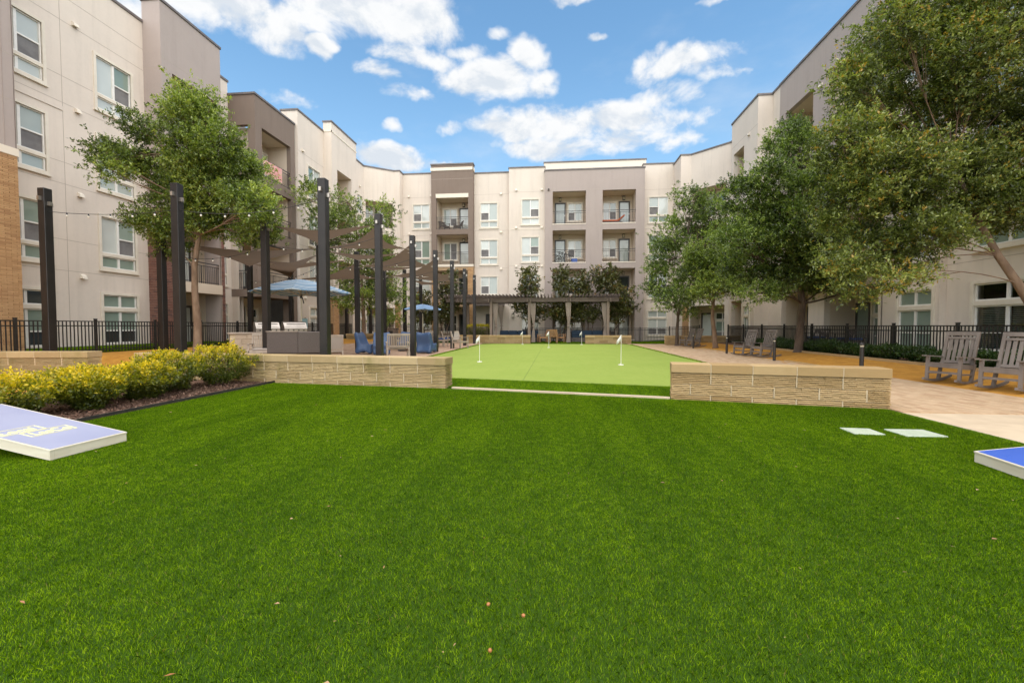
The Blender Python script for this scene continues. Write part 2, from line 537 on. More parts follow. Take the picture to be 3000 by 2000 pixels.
g = MB().add([(-400, -300, -0.06), (400, -300, -0.06), (400, 600, -0.06), (-400, 600, -0.06)], [(0, 1, 2, 3)]).build('ground', W['soil'])
tag(g, kind='structure')
# line of the two low walls that part the lawn from the putting green
WL = [(-10.08, 9.57), (-2.17, 8.557), (1.98, 7.67), (5.05, 7.06)]
lawn = MB().add([(-6.15, -7, 0), (5.0, -7, 0), (5.0, 7.08, 0), (1.98, 7.68, 0), (-2.04, 8.55, 0), (-6.15, 9.08, 0)], [(0, 1, 2, 3, 4, 5)]).build('lawn', W['turf'])
tag(lawn, kind='structure')
gm = MB()
corner = [(-5.0, 29.4), (-4.7, 30.1), (-4.1, 30.5)]
gp = [(-5.0, 10.35), (-2.44, 10.2), (2.34, 9.2), (5.0, 8.75), (5.0, 30.0), (4.6, 30.5)] + corner[::-1]
gm.add([(x, y, 0.012) for x, y in gp], [tuple(range(len(gp)))])
green = tag(gm.build('putting_green', W['green']), kind='structure')
tag(MB().box(-0.72, -0.712, 9.9, 30.3, 0.006, 0.0155).build('turf_seam', W['seam'], green))
fr = MB().add([(-5.2, 9.2, 0.004), (-2.04, 8.62, 0.004), (1.98, 7.75, 0.004), (5.2, 7.1, 0.004), (5.2, 30.6, 0.004), (-4.0, 30.75, 0.004), (-5.2, 29.6, 0.004)], [(0, 1, 2, 3, 4, 5, 6)])
tag(fr.build('green_fringe_ground', W['turf']), kind='structure')
ed = MB()
ed.bar((-2.04, 8.585, 0.006), (1.98, 7.715, 0.006), 0.085, 0.05)
tag(ed.build('concrete_edging_strip', W['concrete']), kind='structure')
for nm, A, off, m, n in (
        ('patio_bed', ((-11.6, 9.2), (-5.05, 9.2), (-5.05, 33.0), (-11.6, 33.0)), -0.012, W['bedding'], (10, 12)),
        ('granite_path', ((-15.7, 8.0), (-11.4, 8.0), (-11.4, 36.0), (-15.7, 36.0)), 0.004, W['granite'], (8, 14)),
        ('granite_verge', ((-11.6, 7.0), (-9.0, 7.0), (-9.0, 10.2), (-11.6, 10.2)), 0.012, W['granite'], (8, 6)),
        ('granite_court', ((-15.7, -7.0), (-9.0, -7.0), (-9.0, 8.05), (-15.7, 8.05)), -0.002, W['granite'], (10, 12)),
        ('side_lawn', ((-18.2, -7.0), (-15.6, -7.0), (-15.6, 38.0), (-18.2, 38.0)), 0.008, W['turf'], (6, 24)),
        ('planting_bed', ((-9.1, -7.0), (-6.15, -7.0), (-6.15, 9.3), (-9.1, 9.6)), 0.010, W['bark'], (8, 14)),
        ('footpath', ((5.0, -7.0), (13.0, -7.0), (13.0, 6.80), (5.0, 6.86)), -0.004, W['concrete'], (12, 10)),
        ('paving_bed', ((5.03, 6.7), (8.1, 6.7), (8.1, 33.0), (5.03, 33.0)), -0.012, W['bedding'], (6, 20)),
        ('granite_bed', ((8.1, 6.75), (10.25, 6.75), (10.25, 31.0), (7.0, 31.0)), 0.006, W['granite'], (10, 24)),
        ('hedge_bed', ((10.2, 6.75), (11.3, 6.75), (11.3, 31.0), (10.2, 31.0)), 0.010, W['bark'], (4, 20)),
        ('side_lawn', ((11.25, 6.0), (13.2, 6.0), (13.2, 36.0), (11.25, 36.0)), 0.012, W['turf'], (4, 14)),
        ('back_lawn', ((-16, 30.7), (13.2, 30.7), (13.2, 38.5), (-16, 38.5)), 0.002, W['turf'], (20, 4))):
    sheet(nm, *A, off, m, n)
tag(MB().bar((-6.17, -7, 0.012), (-6.17, 9.1, 0.012), 0.02, 0.07).build('black_bed_edging', W['edging']), kind='structure')
for x, y0, y1 in ((8.08, 12.6, 16.3), (8.08, 20.8, 25.2)):
    tag(MB().box(x, x + 0.12, y0, y1, -0.02, 0.045).build('stone_bed_edging', W['cap']), kind='structure')
tag(MB().bar((10.15, 7, gz(10.15, 9) + 0.03), (10.15, 24, gz(10.15, 9) + 0.03), 0.1, 0.1).build('stone_bed_kerb', W['cap']), kind='structure')

def brick_boxes(u0, u1, v0, v1, bl, bh, joint, depth, jit=0.004, place=None):
    """running-bond bricks as 5-sided boxes, given in (u, v, outward) and placed by PLACE"""
    out, tint = [], []
    r = 0
    v = v0
    while v < v1 - 0.01:
        u = u0 - (bl / 2 if r % 2 else 0)
        h = min(bh, v1 - v)
        while u < u1:
            a, b_ = max(u, u0), min(u + bl, u1)
            if b_ - a > 0.02:
                d = depth + random.uniform(-jit, jit)
                q = [place(uu, vv, dd) for dd in (0.0, d) for uu, vv in ((a, v), (b_ - joint, v), (b_ - joint, v + h - joint), (a, v + h - joint))]
                for f in ((4, 5, 6, 7), (0, 1, 5, 4), (1, 2, 6, 5), (2, 3, 7, 6), (3, 0, 4, 7)):
                    out.append([q[i] for i in f])
                tint += [random.random()] * 5
            u += bl
        v += bh
        r += 1
    return out, tint

def paving(name, x0, x1, y0, y1, m, parent_name):
    fs, tn = brick_boxes(y0, y1, x0, x1, 0.23, 0.115, 0.006, 0.02, 0.002, lambda u, v, d: (v, u, gz(v, u) - 0.012 + d))
    me = np_mesh('pavers', np.array(fs), 4, m, np.array(tn))
    return tag(piece(name, me), None, None, None, 'structure')
W['paver'] = brick_tint('tan_clay_paver', (0.50, 0.345, 0.21), (0.56, 0.40, 0.255), (0.44, 0.28, 0.165), 5.0)
W['paver_pink'] = brick_tint('rose_clay_paver', (0.42, 0.27, 0.185), (0.48, 0.33, 0.23), (0.37, 0.225, 0.15), 5.0)
paving('pavement', 5.04, 8.06, 6.82, 31.2, W['paver'], 'paving_bed')
paving('patio', -11.5, -5.22, 9.7, 31.5, W['paver_pink'], 'patio_bed')

# ------------------------------------------------------------------ the apartment building
BLD = tag(empty('apartment_building'), 'four-storey cream and grey stucco apartment block wrapped around the courtyard lawn', 'building')
TOPS = [2.45, 5.52, 8.62, 11.72]             # window heads, storey by storey

def frame_of(p0, p1):
    return (p0[0], p0[1], atan2(p1[1] - p0[1], p1[0] - p0[0]))

def fpt(F, u, y, z):
    c, s = cos(F[2]), sin(F[2])
    return (F[0] + u * c - y * s, F[1] + u * s + y * c, z)

def wall(p0, p1, z0, z1, mat, openings=(), name='wall', thick=0.3, joints=(), cap=True, band=None):
    """a facade face from p0 to p1 (left to right as seen from the courtyard), with real openings"""
    F = frame_of(p0, p1)
    L = sqrt((p1[0] - p0[0]) ** 2 + (p1[1] - p0[1]) ** 2)
    us = sorted({0.0, L, *[o[0] for o in openings], *[o[1] for o in openings]})
    zs = sorted({z0, z1, *[o[2] for o in openings], *[o[3] for o in openings]})
    mb = MB()
    for i in range(len(us) - 1):
        for j in range(len(zs) - 1):
            uc, zc = (us[i] + us[i + 1]) / 2, (zs[j] + zs[j + 1]) / 2
            if any(o[0] < uc < o[1] and o[2] < zc < o[3] for o in openings):
                continue
            mb.add([(us[i], 0, zs[j]), (us[i + 1], 0, zs[j]), (us[i + 1], 0, zs[j + 1]), (us[i], 0, zs[j + 1])], [(0, 1, 2, 3)])
    for o in openings:
        u0, u1, a, b, d = o[:5]
        mb.add([(u0, 0, a), (u1, 0, a), (u1, 0, b), (u0, 0, b), (u0, d, a), (u1, d, a), (u1, d, b), (u0, d, b)],
               [(0, 4, 5, 1), (1, 5, 6, 2), (2, 6, 7, 3), (3, 7, 4, 0)] + ([(4, 7, 6, 5)] if d < 0.2 else []))
    mb.add([(0, 0, z1), (L, 0, z1), (L, thick, z1), (0, thick, z1), (0, thick, z0), (L, thick, z0)], [(0, 1, 2, 3)])
    if not openings:
        mb.add([(0, thick, z0), (L, thick, z0), (L, thick, z1), (0, thick, z1)], [(3, 2, 1, 0)])
    w = mb.build(name, W[mat], BLD, (F[0], F[1], 0), F[2])
    if joints:
        segs = []
        for z in joints:
            cuts = sorted((o[0], o[1]) for o in openings if o[2] - 0.12 < z < o[3] + 0.12)
            u = 0.0
            for a, b in cuts:
                if a > u:
                    segs.append((u, a - 0.12, z))
                u = b + 0.12
            if u < L:
                segs.append((u, L, z))
        for a, b, z in segs:
            if b > a:
                MB().box(a, b, -0.003, 0.01, z - 0.008, z + 0.008).build('control_joint', W['joint'], w)
    if cap:
        cm = MB()
        cm.box(-0.04, L + 0.04, -0.05, thick + 0.05, z1 + 0.002, z1 + 0.11)
        cm.build('coping', W['coping'], w)
    if band:
        for a, b, pr in band:
            MB().box(-pr, L + pr, -pr, 0.02, a, b).build('trim_band', W['cream'], w)
    return F, L
W['joint'] = plain('stucco_joint', (0.42, 0.355, 0.30), None, rough=0.95)

_win_cache = {}
def win_meshes(kind, w, side):
    key = (kind, round(w, 2), side)
    if key in _win_cache:
        return _win_cache[key]
    H = {'upper': 2.0, 'ground': 1.95, 'plain': 1.45, 'small': 0.62}[kind]
    t = 0.10
    trim, fr = MB(), MB()
    trim.box(-t, 0.0, -0.045, 0.02, -t, H + t); trim.box(w, w + t, -0.045, 0.02, -t, H + t)
    trim.box(0, w, -0.043, 0.02, H, H + t); trim.box(0, w, -0.043, 0.02, -t, 0)
    trim.box(-t - 0.03, w + t + 0.03, -0.075, 0.02, -t - 0.05, -t)
    rows = {'upper': [(0.0, 0.46), (0.58, H)], 'ground': [(0.0, 1.30), (1.44, H)], 'plain': [(0.0, H)], 'small': [(0.0, H)]}[kind]
    if len(rows) == 2:
        trim.box(0, w, -0.03, 0.05, rows[0][1], rows[1][0])
    panes = []
    f, m = 0.045, 0.085
    for ri, (a, b) in enumerate(rows):
        fr.box(0, f, 0.02, 0.09, a, b); fr.box(w - f, w, 0.02, 0.09, a, b)
        fr.box(w / 2 - m / 2, w / 2 + m / 2, 0.02, 0.09, a, b)
        for c0, c1, col in ((f, w / 2 - m / 2, 0), (w / 2 + m / 2, w - f, 1)):
            fr.box(c0, c1, 0.02, 0.09, a, a + f); fr.box(c0, c1, 0.02, 0.09, b - f, b)
            tall = (b - a) > 1.0
            if tall and (col == side or kind == 'ground'):
                mid = a + (b - a) * (0.46 if kind != 'ground' else 0.40)
                fr.box(c0, c1, 0.025, 0.085, mid - 0.025, mid + 0.025)
                panes.append((c0, c1, mid + 0.025, b - f, 'up'))
                panes.append((c0, c1, a + f, mid - 0.025, 'screen'))
            else:
                panes.append((c0, c1, a + f, b - f, 'tall' if tall else 'low'))
    meshes = (trim.mesh('window_trim', W['trim']), fr.mesh('window_frame', W['vinyl']),
              [(MB().add([(c0, 0.06, a), (c1, 0.06, a), (c1, 0.06, b), (c0, 0.06, b)], [(0, 1, 2, 3)]), k) for c0, c1, a, b, k in panes], H)
    _win_cache[key] = meshes
    return meshes

_pane_cache = {}
def window(F, u, ztop, w=1.42, kind='upper', side=1, look=('pane', 'pane', 'screen', 'pane'), inner=0.0):
    """window with its left jamb at u; LOOK gives the glass of tall, upper-sash, lower-sash and small panes"""
    trim, fr, panes, H = win_meshes(kind, w, side)
    o = piece('window', trim, BLD, fpt(F, u, inner, ztop - H), F[2])
    piece('frame', fr, o)
    if inner == 0.0 and look[0] != 'clear' and random.random() < 0.45:      # tenants draw their shades differently
        a_ = random.choice(('pane', 'pane_pale', 'pane_green'))
        look = (a_, random.choice((a_, 'pane', 'pane_green')), look[2], random.choice((look[3], 'pane', 'pane_green')))
    for i, (mb, k) in enumerate(panes):
        mname = {'tall': look[0], 'up': look[1], 'screen': look[2], 'low': look[3]}[k]
        key = (kind, round(w, 2), side, i, mname)
        if key not in _pane_cache:
            _pane_cache[key] = mb.mesh('pane', W[mname])
        piece('pane', _pane_cache[key], o)
    return (u, u + w, ztop - H, ztop, 0.10)

def hole(u, ztop, w=1.42, kind='upper'):
    H = {'upper': 2.0, 'ground': 1.95, 'plain': 1.45, 'small': 0.62}[kind]
    return (u, u + w, ztop - H, ztop, 0.10)

def railing(F, u0, u1, zf, y=0.08, h=1.02, name='railing'):
    mb = MB()
    for z, r in ((zf + h, 0.022), (zf + h - 0.14, 0.014), (zf + 0.09, 0.014)):
        mb.box(u0, u1, y - r, y + r, z - r, z + r)
    n = max(2, int((u1 - u0) / 0.115))
    for i in range(1, n):
        u = u0 + (u1 - u0) * i / n
        r = 0.018 if i % 12 == 0 else 0.008
        mb.box(u - r, u + r, y - r * 0.9, y + r * 0.9, zf + 0.02, zf + h - 0.14)
    return mb.build(name, W['rail'], BLD, (F[0], F[1], 0), F[2])

_door = {}
def door(F, u, zf, y, w=0.92, h=2.15, look='pane_pale'):
    if 'f' not in _door:
        mb = MB()
        mb.box(0, 0.10, -0.03, 0.02, 0, h); mb.box(w - 0.10, w, -0.03, 0.02, 0, h)
        mb.box(0.10, w - 0.10, -0.03, 0.02, h - 0.12, h); mb.box(0.10, w - 0.10, -0.03, 0.02, 0, 0.2)
        _door['f'] = mb.mesh('door', W['door'])
        _door['h'] = MB().box(w - 0.09, w - 0.05, -0.07, -0.03, 0.98, 1.12).mesh('handle', W['steel'])
    if look not in _door:
        _door[look] = MB().add([(0.1, 0.0, 0.2), (w - 0.1, 0.0, 0.2), (w - 0.1, 0.0, h - 0.12), (0.1, 0.0, h - 0.12)], [(0, 1, 2, 3)]).mesh('pane', W[look])
    o = piece('door', _door['f'], BLD, fpt(F, u, y, zf), F[2])
    piece('pane', _door[look], o); piece('handle', _door['h'], o)
    return o

_misc = {}
def lantern(F, u, z, y):
    if 'lan' not in _misc:
        mb = MB()
        mb.box(-0.10, 0.10, -0.22, -0.02, 0.25, 0.29); mb.box(-0.10, 0.10, -0.22, -0.02, 0.0, 0.03)
        for a in (-0.095, 0.075):
            for b in (-0.215, -0.045):
                mb.box(a, a + 0.02, b, b + 0.02, 0.03, 0.25)
        mb.box(-0.05, 0.05, -0.03, 0.0, 0.05, 0.33)
        _misc['lan'] = mb.mesh('wall_lantern', W['lamp'])
        _misc['lang'] = MB().box(-0.07, 0.07, -0.19, -0.05, 0.03, 0.25).mesh('lantern_glass', W['lampglass'])
    o = piece('wall_lantern', _misc['lan'], BLD, fpt(F, u, y, z), F[2])
    piece('lantern_glass', _misc['lang'], o)

def vent(F, u, z):
    if 'vent' not in _misc:
        mb = MB()
        mb.add([(-0.09, 0, 0), (0.09, 0, 0), (0.09, 0, 0.16), (-0.09, 0, 0.16), (-0.09, -0.13, -0.02), (0.09, -0.13, -0.02), (0.08, -0.09, 0.10), (-0.08, -0.09, 0.10)],
               [(4, 5, 6, 7), (7, 6, 2, 3), (0, 4, 7, 3), (1, 2, 6, 5), (0, 1, 5, 4)])
        _misc['vent'] = mb.mesh('vent_hood', W['trim'])
    piece('vent_hood', _misc['vent'], BLD, fpt(F, u, -0.002, z), F[2])

def balcony(F, u0, u1, zf, zc, depth=1.7, dside='L', rail=True, look=('pane_pale', 'pane_pale', 'screen', 'pane'), dlook='pane_pale', win=True, mat='recess', open_sides=(), lamp=True, winw=1.5, kind='plain'):
    """recess behind a facade opening: floor, ceiling, side and back walls, door, window, lantern and railing"""
    e = 0.003
    mb = MB()
    a, b = u0 - e, u1 + e
    v = [(a, 0.26, zf), (b, 0.26, zf), (b, depth, zf), (a, depth, zf), (a, 0.26, zc), (b, 0.26, zc), (b, depth, zc), (a, depth, zc)]
    f = [(0, 1, 2, 3), (7, 6, 5, 4), (2, 6, 7, 3)]
    if 'L' not in open_sides:
        f.append((0, 3, 7, 4))
    if 'R' not in open_sides:
        f.append((1, 5, 6, 2))
    mb.add(v, f)
    mb.build('balcony_recess', W[mat], BLD, (F[0], F[1], 0), F[2])
    if rail:
        railing(F, u0, u1, zf)
    du = u0 + 0.18 if dside == 'L' else u1 - 0.18 - 0.92
    if dside:
        door(F, du, zf + 0.02, depth - 0.05, look=dlook)
        if lamp:
            lantern(F, du + (0.45 if dside == 'L' else 0.4), min(zf + 2.32, zc - 0.36), depth)
    if win:
        w = min(winw, (u1 - u0) - 1.55)
        if w > 0.5:
            wu = du + 0.92 + 0.22 if dside == 'L' else du - 0.22 - w
            if kind == 'ground':
                window(F, wu, zf + 2.15, w, 'ground', 0, look, depth - 0.10)
            else:
                window(F, wu, zf + 2.08, w, 'plain', 0 if dside == 'L' else 1, look, depth - 0.10)

def brickwork(F, u0, u1, z0, z1, mat, bl, bh, proud=0.02, depth_dir=-1):
    """real bricks, proud of the wall face"""
    fs, tn = brick_boxes(u0, u1, z0, z1, bl, bh, 0.011, proud, 0.004, lambda u, v, d: fpt(F, u, -d, v))
    o = piece('brickwork', np_mesh('brickwork', np.array(fs), 4, W[mat], np.array(tn)), BLD)
    o['kind'] = 'stuff'
    return o

# solid mass behind the facades, added to block sky light leaking through
W['rooffelt'] = plain('roof_felt', (0.30, 0.28, 0.26), (0.25, 0.235, 0.22), 2.0, 0.9)
for x0, x1, y0, y1 in ((-34, -18.9, -7, 40), (-34, 30, 40.2, 54), (14.4, 30, -7, 40)):
    MB().box(x0, x1, y0, y1, 0, 13.4).build('inner_mass', W['rooffelt'], BLD)
W['mortar_tan'] = plain('tan_mortar', (0.42, 0.29, 0.17), (0.36, 0.24, 0.14), 6.0, 0.95)
W['mortar_red'] = plain('pale_brick_mortar', (0.40, 0.33, 0.27), (0.34, 0.28, 0.23), 6.0, 0.95)

# ---- left wing, from the camera towards the back
F, L = wall((-16.9, -7), (-16.9, 12.4), 0.0, 6.60, 'mortar_tan', cap=False)
brickwork(F, 9.0, 19.4, 0.0, 6.58, 'tanbrick', 0.29, 0.056)
wall((-16.92, -7), (-16.92, 12.38), 6.60, 14.6, 'grey', joints=(8.3, 9.7, 11.2), band=[(6.58, 6.82, 0.05)])
wall((-16.9, 12.4), (-17.8, 12.4), 0.0, 14.6, 'grey', cap=False)
# white face with two window columns
p0, p1 = (-17.8, 12.41), (-17.8, 17.7)
F = frame_of(p0, p1)
ops = []
LOOKS = [('pane_green', 'pane_green', 'dark_pane', 'pane_green'), ('pane', 'pane_green', 'screen', 'pane_green'), ('pane_pale', 'pane', 'screen', 'pane'), ('pane_pale', 'pane_pale', 'screen', 'pane_pale')]
for i, zt in enumerate(TOPS):
    k = 'ground' if i == 0 else 'upper'
    ops.append(window(F, 0.02, zt + 0.05, 1.45, k, 1, LOOKS[i] if i else ('pane_green', 'pane_green', 'dark_pane', 'dark_pane')))
    ops.append(window(F, 3.28, zt + 0.05, 1.40, k, 1, LOOKS[i] if i < 3 else ('pane', 'dark_pane', 'screen', 'pane_pale')))
wall(p0, p1, 0.0, 14.34, 'white', ops, joints=(3.28, 4.4, 6.42, 7.2, 9.35, 10.3, 12.3, 13.2))
for z in (3.05, 6.1, 9.2, 12.35):
    vent(F, 2.55, z)
tag(MB().box(2.06, 2.075, -0.004, 0.01, 0.3, 14.3).build('control_joint', W['joint'], BLD, (F[0], F[1], 0), F[2]))
MB().box(0.0, 2.05, -0.03, 0.01, 9.05, 9.2).build('trim_band', W['white'], BLD, (F[0], F[1], 0), F[2])
# grey bay with brick piers below
BR = 6.45
Fs = frame_of((-17.8, 17.7), (-16.95, 17.7))
wall((-17.8, 17.7), (-16.95, 17.7), BR, 15.25, 'grey', joints=(9.4, 12.4))
wall((-17.8, 17.7), (-16.95, 17.7), 0.0, BR, 'mortar_red', cap=False)
brickwork(Fs, 0.0, 0.86, 0.0, BR, 'redbrick', 0.205, 0.072)
p0, p1 = (-16.95, 17.7), (-16.95, 21.1)
ops = [(0.55, 3.10, 6.6, 9.1, 0.26), (0.55, 3.10, 9.62, 12.45, 0.26)]
F, L = wall(p0, p1, BR, 15.25, 'grey', ops, joints=(12.9,))
for z in (6.6, 9.62):
    balcony(F, 0.55, 3.10, z, z + (2.5 if z < 9 else 2.83), 1.6, 'R')
F, L = wall(p0, p1, 0.0, BR, 'mortar_red', [(0.55, 3.18, 3.30, 6.0, 0.26), (0.55, 3.18, 0.1, 2.86, 0.26)], cap=False)
brickwork(F, 0.0, 0.53, 0.0, BR, 'redbrick', 0.205, 0.072)
brickwork(F, 3.20, 3.40, 0.0, BR, 'redbrick', 0.205, 0.072)
balcony(F, 0.55, 3.18, 3.30, 6.0, 1.6, 'R', look=('pane', 'pane', 'screen', 'pane'))
balcony(F, 0.55, 3.18, 0.12, 2.86, 1.6, 'R', rail=False, win=False, lamp=False)
MB().box(0.56, 3.17, -0.05, 0.28, 2.84, 3.31).build('balcony_slab', W['recess'], BLD, (F[0], F[1], 0), F[2])
wall((-16.95, 21.1), (-17.8, 21.1), 0.0, 15.25, 'grey')
# narrow white strip
p0, p1 = (-17.8, 21.1), (-17.8, 22.65)
F = frame_of(p0, p1)
ops = [window(F, 0.35, zt, 0.8, 'ground' if i == 0 else 'upper', 1) for i, zt in enumerate(TOPS)]
wall(p0, p1, 0.0, 14.5, 'white', ops, joints=(3.28, 6.42, 9.35, 12.3))
# brown balcony tower
wall((-17.8, 22.65), (-16.24, 22.65), 5.9, 13.8, 'brown', [(0.35, 1.15, 9.62, 12.2, 0.26), (0.35, 1.15, 6.6, 9.05, 0.26)])
wall((-17.8, 22.65), (-17.35, 22.65), 0.0, 5.9, 'white', cap=False)
wall((-16.62, 22.65), (-16.24, 22.65), 2.95, 5.9, 'brown', cap=False)
p0, p1 = (-16.24, 22.65), (-16.24, 26.3)
F, L = wall(p0, p1, 5.9, 13.8, 'brown', [(0.55, 3.22, 6.6, 9.05, 0.26), (0.55, 3.22, 9.62, 12.25, 0.26)])
for z in (6.6, 9.62):
    balcony(F, 0.55, 3.22, z, z + (2.45 if z < 9 else 2.63), 1.56, 'L')
wall((-16.24, 22.65), (-16.24, 23.1), 2.95, 5.9, 'brown', cap=False)
wall((-16.24, 25.95), (-16.24, 26.3), 0.0, 5.9, 'brown', cap=False)
balcony(F, 0.0, 3.30, 3.30, 5.88, 1.56, 'L', open_sides=('L',))
MB().box(-0.02, 3.3, -0.03, 1.6, 2.88, 3.29).build('balcony_slab', W['brown'], BLD, (F[0], F[1], 0), F[2])
Fb = frame_of((-17.8, 22.72), (-16.24, 22.72))
railing(Fb, 0.1, 1.2, 3.30)
railing(Fb, 0.35, 1.15, 9.62)
Fg = (F[0] - 1.3, F[1], F[2])
balcony(Fg, 0.0, 3.30, 0.12, 2.86, 0.5, 'L', rail=False, kind='ground', open_sides=('L', 'R'), look=('pane_green', 'pane_green', 'screen', 'dark_pane'), lamp=False, winw=0.9, dlook='pane_green')
wall((-16.24, 26.3), (-17.0, 26.3), 0.0, 13.8, 'brown')
# white face with window column
p0, p1 = (-16.1, 26.42), (-16.1, 29.5)
F = frame_of(p0, p1)
ops = [window(F, 1.08, zt, 1.42, 'ground' if i == 0 else 'upper', 1, ('pane_green', 'pane_green', 'screen', 'dark_pane')) for i, zt in enumerate(TOPS)]
wall((-17.2, 26.42), (-16.1, 26.42), 0.0, 14.75, 'white')
wall(p0, p1, 0.0, 14.75, 'white', ops, joints=(3.28, 6.42, 9.35, 12.3))
vent(F, 0.5, 12.4); vent(F, 0.5, 3.05)
# cream block with a cornice band and recessed balconies, tan brick foot
wall((-16.1, 29.5), (-15.5, 29.5), 0.0, 15.4, 'white', band=[(14.75, 14.85, 0.03)])
p0, p1 = (-15.5, 29.5), (-15.5, 33.3)
zz = [(0.12, 2.86), (3.30, 6.0), (6.5, 9.05), (9.62, 12.4)]
F, L = wall(p0, p1, 0.0, 15.4, 'white', [(0.75, 2.95, a, b, 0.26) for a, b in zz], band=[(14.75, 14.85, 0.03)])
for i, (a, b) in enumerate(zz):
    balcony(F, 0.75, 2.95, a, b, 1.5, 'R', rail=i > 0, win=False)
brickwork(F, 0.0, 0.72, 0.0, 3.25, 'tanbrick', 0.29, 0.056)
brickwork(frame_of((-16.1, 29.5), (-15.5, 29.5)), 0.0, 0.6, 0.0, 3.25, 'tanbrick', 0.29, 0.056)
# short white face, then the cut corner
p0, p1 = (-15.62, 33.3), (-15.62, 34.9)
F = frame_of(p0, p1)
ops = [window(F, 0.3, zt, 0.95, 'ground' if i == 0 else 'upper', 1) for i, zt in enumerate(TOPS)]
wall(p0, p1, 0.0, 14.3, 'white', ops)
vent(F, 0.8, 12.4)
p0, p1 = (-15.62, 34.9), (-13.6, 36.3)
F = frame_of(p0, p1); L = 2.458
F, L = wall(p0, p1, 0.0, 14.3, 'white', [(0.12, L - 0.12, a, b, 0.26) for a, b in ((0.12, 2.8), (3.3, 5.8), (6.4, 8.85), (9.5, 11.6))])
for i, (a, b) in enumerate(((0.12, 2.8), (3.3, 5.8), (6.4, 8.85), (9.5, 11.6))):
    balcony(F, 0.12, L - 0.12, a, b, 1.5, 'R', rail=i > 0, look=('pane', 'pane', 'screen', 'pane'), lamp=False)
wall((-13.6, 36.3), (-13.1, 36.3), 0.0, 14.3, 'white')
brickwork(frame_of((-13.6, 36.3), (-13.1, 36.3)), 0.0, 0.5, 0.0, 3.2, 'tanbrick', 0.29, 0.056)
wall((-13.1, 36.3), (-13.1, 37.1), 0.0, 14.3, 'white')

# ---- far wing
p0, p1 = (-13.1, 37.1), (-10.43, 37.1)
F = frame_of(p0, p1)
ops = [window(F, 0.92, zt - 0.05, 1.42, 'ground' if i == 0 else ('plain' if i == 1 else 'upper'), 0, ('pane_pale', 'pane_pale', 'screen', 'pane')) for i, zt in enumerate(TOPS)]
wall(p0, p1, 0.0, 14.28, 'white', ops, joints=(3.2, 9.05, 12.3))
for z in (3.0, 6.1, 9.15, 12.35):
    vent(F, 0.55, z); vent(F, 2.5, z)
# dark brown tower with tan brick foot
T0, T1, TY = -10.43, -6.85, 36.5
tz = [(0.12, 2.9), (3.30, 5.95), (6.46, 8.98), (9.42, 12.05)]
wall((T0, 37.1), (T0, TY), 0.0, 14.77, 'brown')
wall((T1, TY), (T1, 37.1), 6.3, 14.77, 'brown', band=[(14.30, 14.55, 0.04)])
wall((T1, TY), (T1, 37.1), 0.0, 6.3, 'mortar_tan', cap=False)
F, L = wall((T0, TY), (T1, TY), 6.3, 14.77, 'brown', [(0.43, 3.16, a, b, 0.26) for a, b in tz[2:]], band=[(14.30, 14.55, 0.04), (6.26, 6.46, 0.04)], joints=(13.6,))
F2, L2 = wall((T0, TY), (T1, TY), 0.0, 6.25, 'mortar_tan', [(0.43, 3.10, a, b, 0.26) for a, b in tz[:2]], cap=False)
brickwork(F, 0.0, 0.42, 0.0, 6.24, 'tanbrick', 0.30, 0.09)
brickwork(F, 3.12, 3.58, 0.0, 6.24, 'tanbrick', 0.30, 0.09)
MB().box(0.40, 3.19, -0.05, 0.3, 12.035, 12.37).build('balcony_lintel', W['cream'], BLD, (F[0], F[1], 0), F[2])
for i, (a, b) in enumerate(tz):
    balcony(F, 0.43, 3.16 if i > 1 else 3.10, a, b, 1.7, 'R', rail=i > 0, look=[('dark_pane',) * 4, ('dark_pane', 'screen', 'screen', 'pane'), ('pane_green', 'screen', 'screen', 'pane'), ('pane', 'pane_pale', 'screen', 'pane')][i], dlook='dark_pane' if i < 2 else 'pane_pale')
# white faces
p0, p1 = (-6.85, 37.1), (-3.84, 37.1)
F = frame_of(p0, p1)
ops = [window(F, 0.55, zt - 0.08, 1.42, 'plain' if i == 1 else 'upper', 0, ('pane', 'pane_pale', 'screen', 'pane')) for i, zt in enumerate(TOPS) if i > 0]
dm = (0.95, 1.6, 0.1, 2.3, 0.26)
wall(p0, p1, 0.0, 14.15, 'white', ops + [dm], joints=(3.2, 6.2, 9.35, 12.4))
MB().box(0.94, 1.61, 0.24, 0.26, 0.1, 2.31).build('service_door', W['door'], BLD, (F[0], F[1], 0), F[2])
aw = MB()
aw.box(0.1, 2.6, -1.1, -0.003, 2.95, 3.15)
aw.build('entrance_canopy', W['coping'], BLD, (F[0], F[1], 0), F[2])
for z in (6.05, 9.15, 12.35):
    vent(F, 2.3, z)
p0, p1 = (-3.84, 36.7), (-0.84, 36.7)
F = frame_of(p0, p1)
wall((-3.84, 37.1), (-3.84, 36.7), 0.0, 14.35, 'white')
ops = [window(F, 1.08, zt + 0.02, 1.42, 'ground' if i == 0 else 'upper', 1, ('pane', 'pane_pale', 'screen', 'pane_pale')) for i, zt in enumerate(TOPS)]
wall(p0, p1, 0.0, 14.35, 'white', ops, joints=(3.2, 6.3, 12.4), band=[(9.28, 9.36, 0.015)])
for z in (3.1, 6.2, 9.4, 12.5):
    vent(F, 0.62, z); vent(F, 2.75, z)
lantern(F, 0.35, 2.0, 0.0)
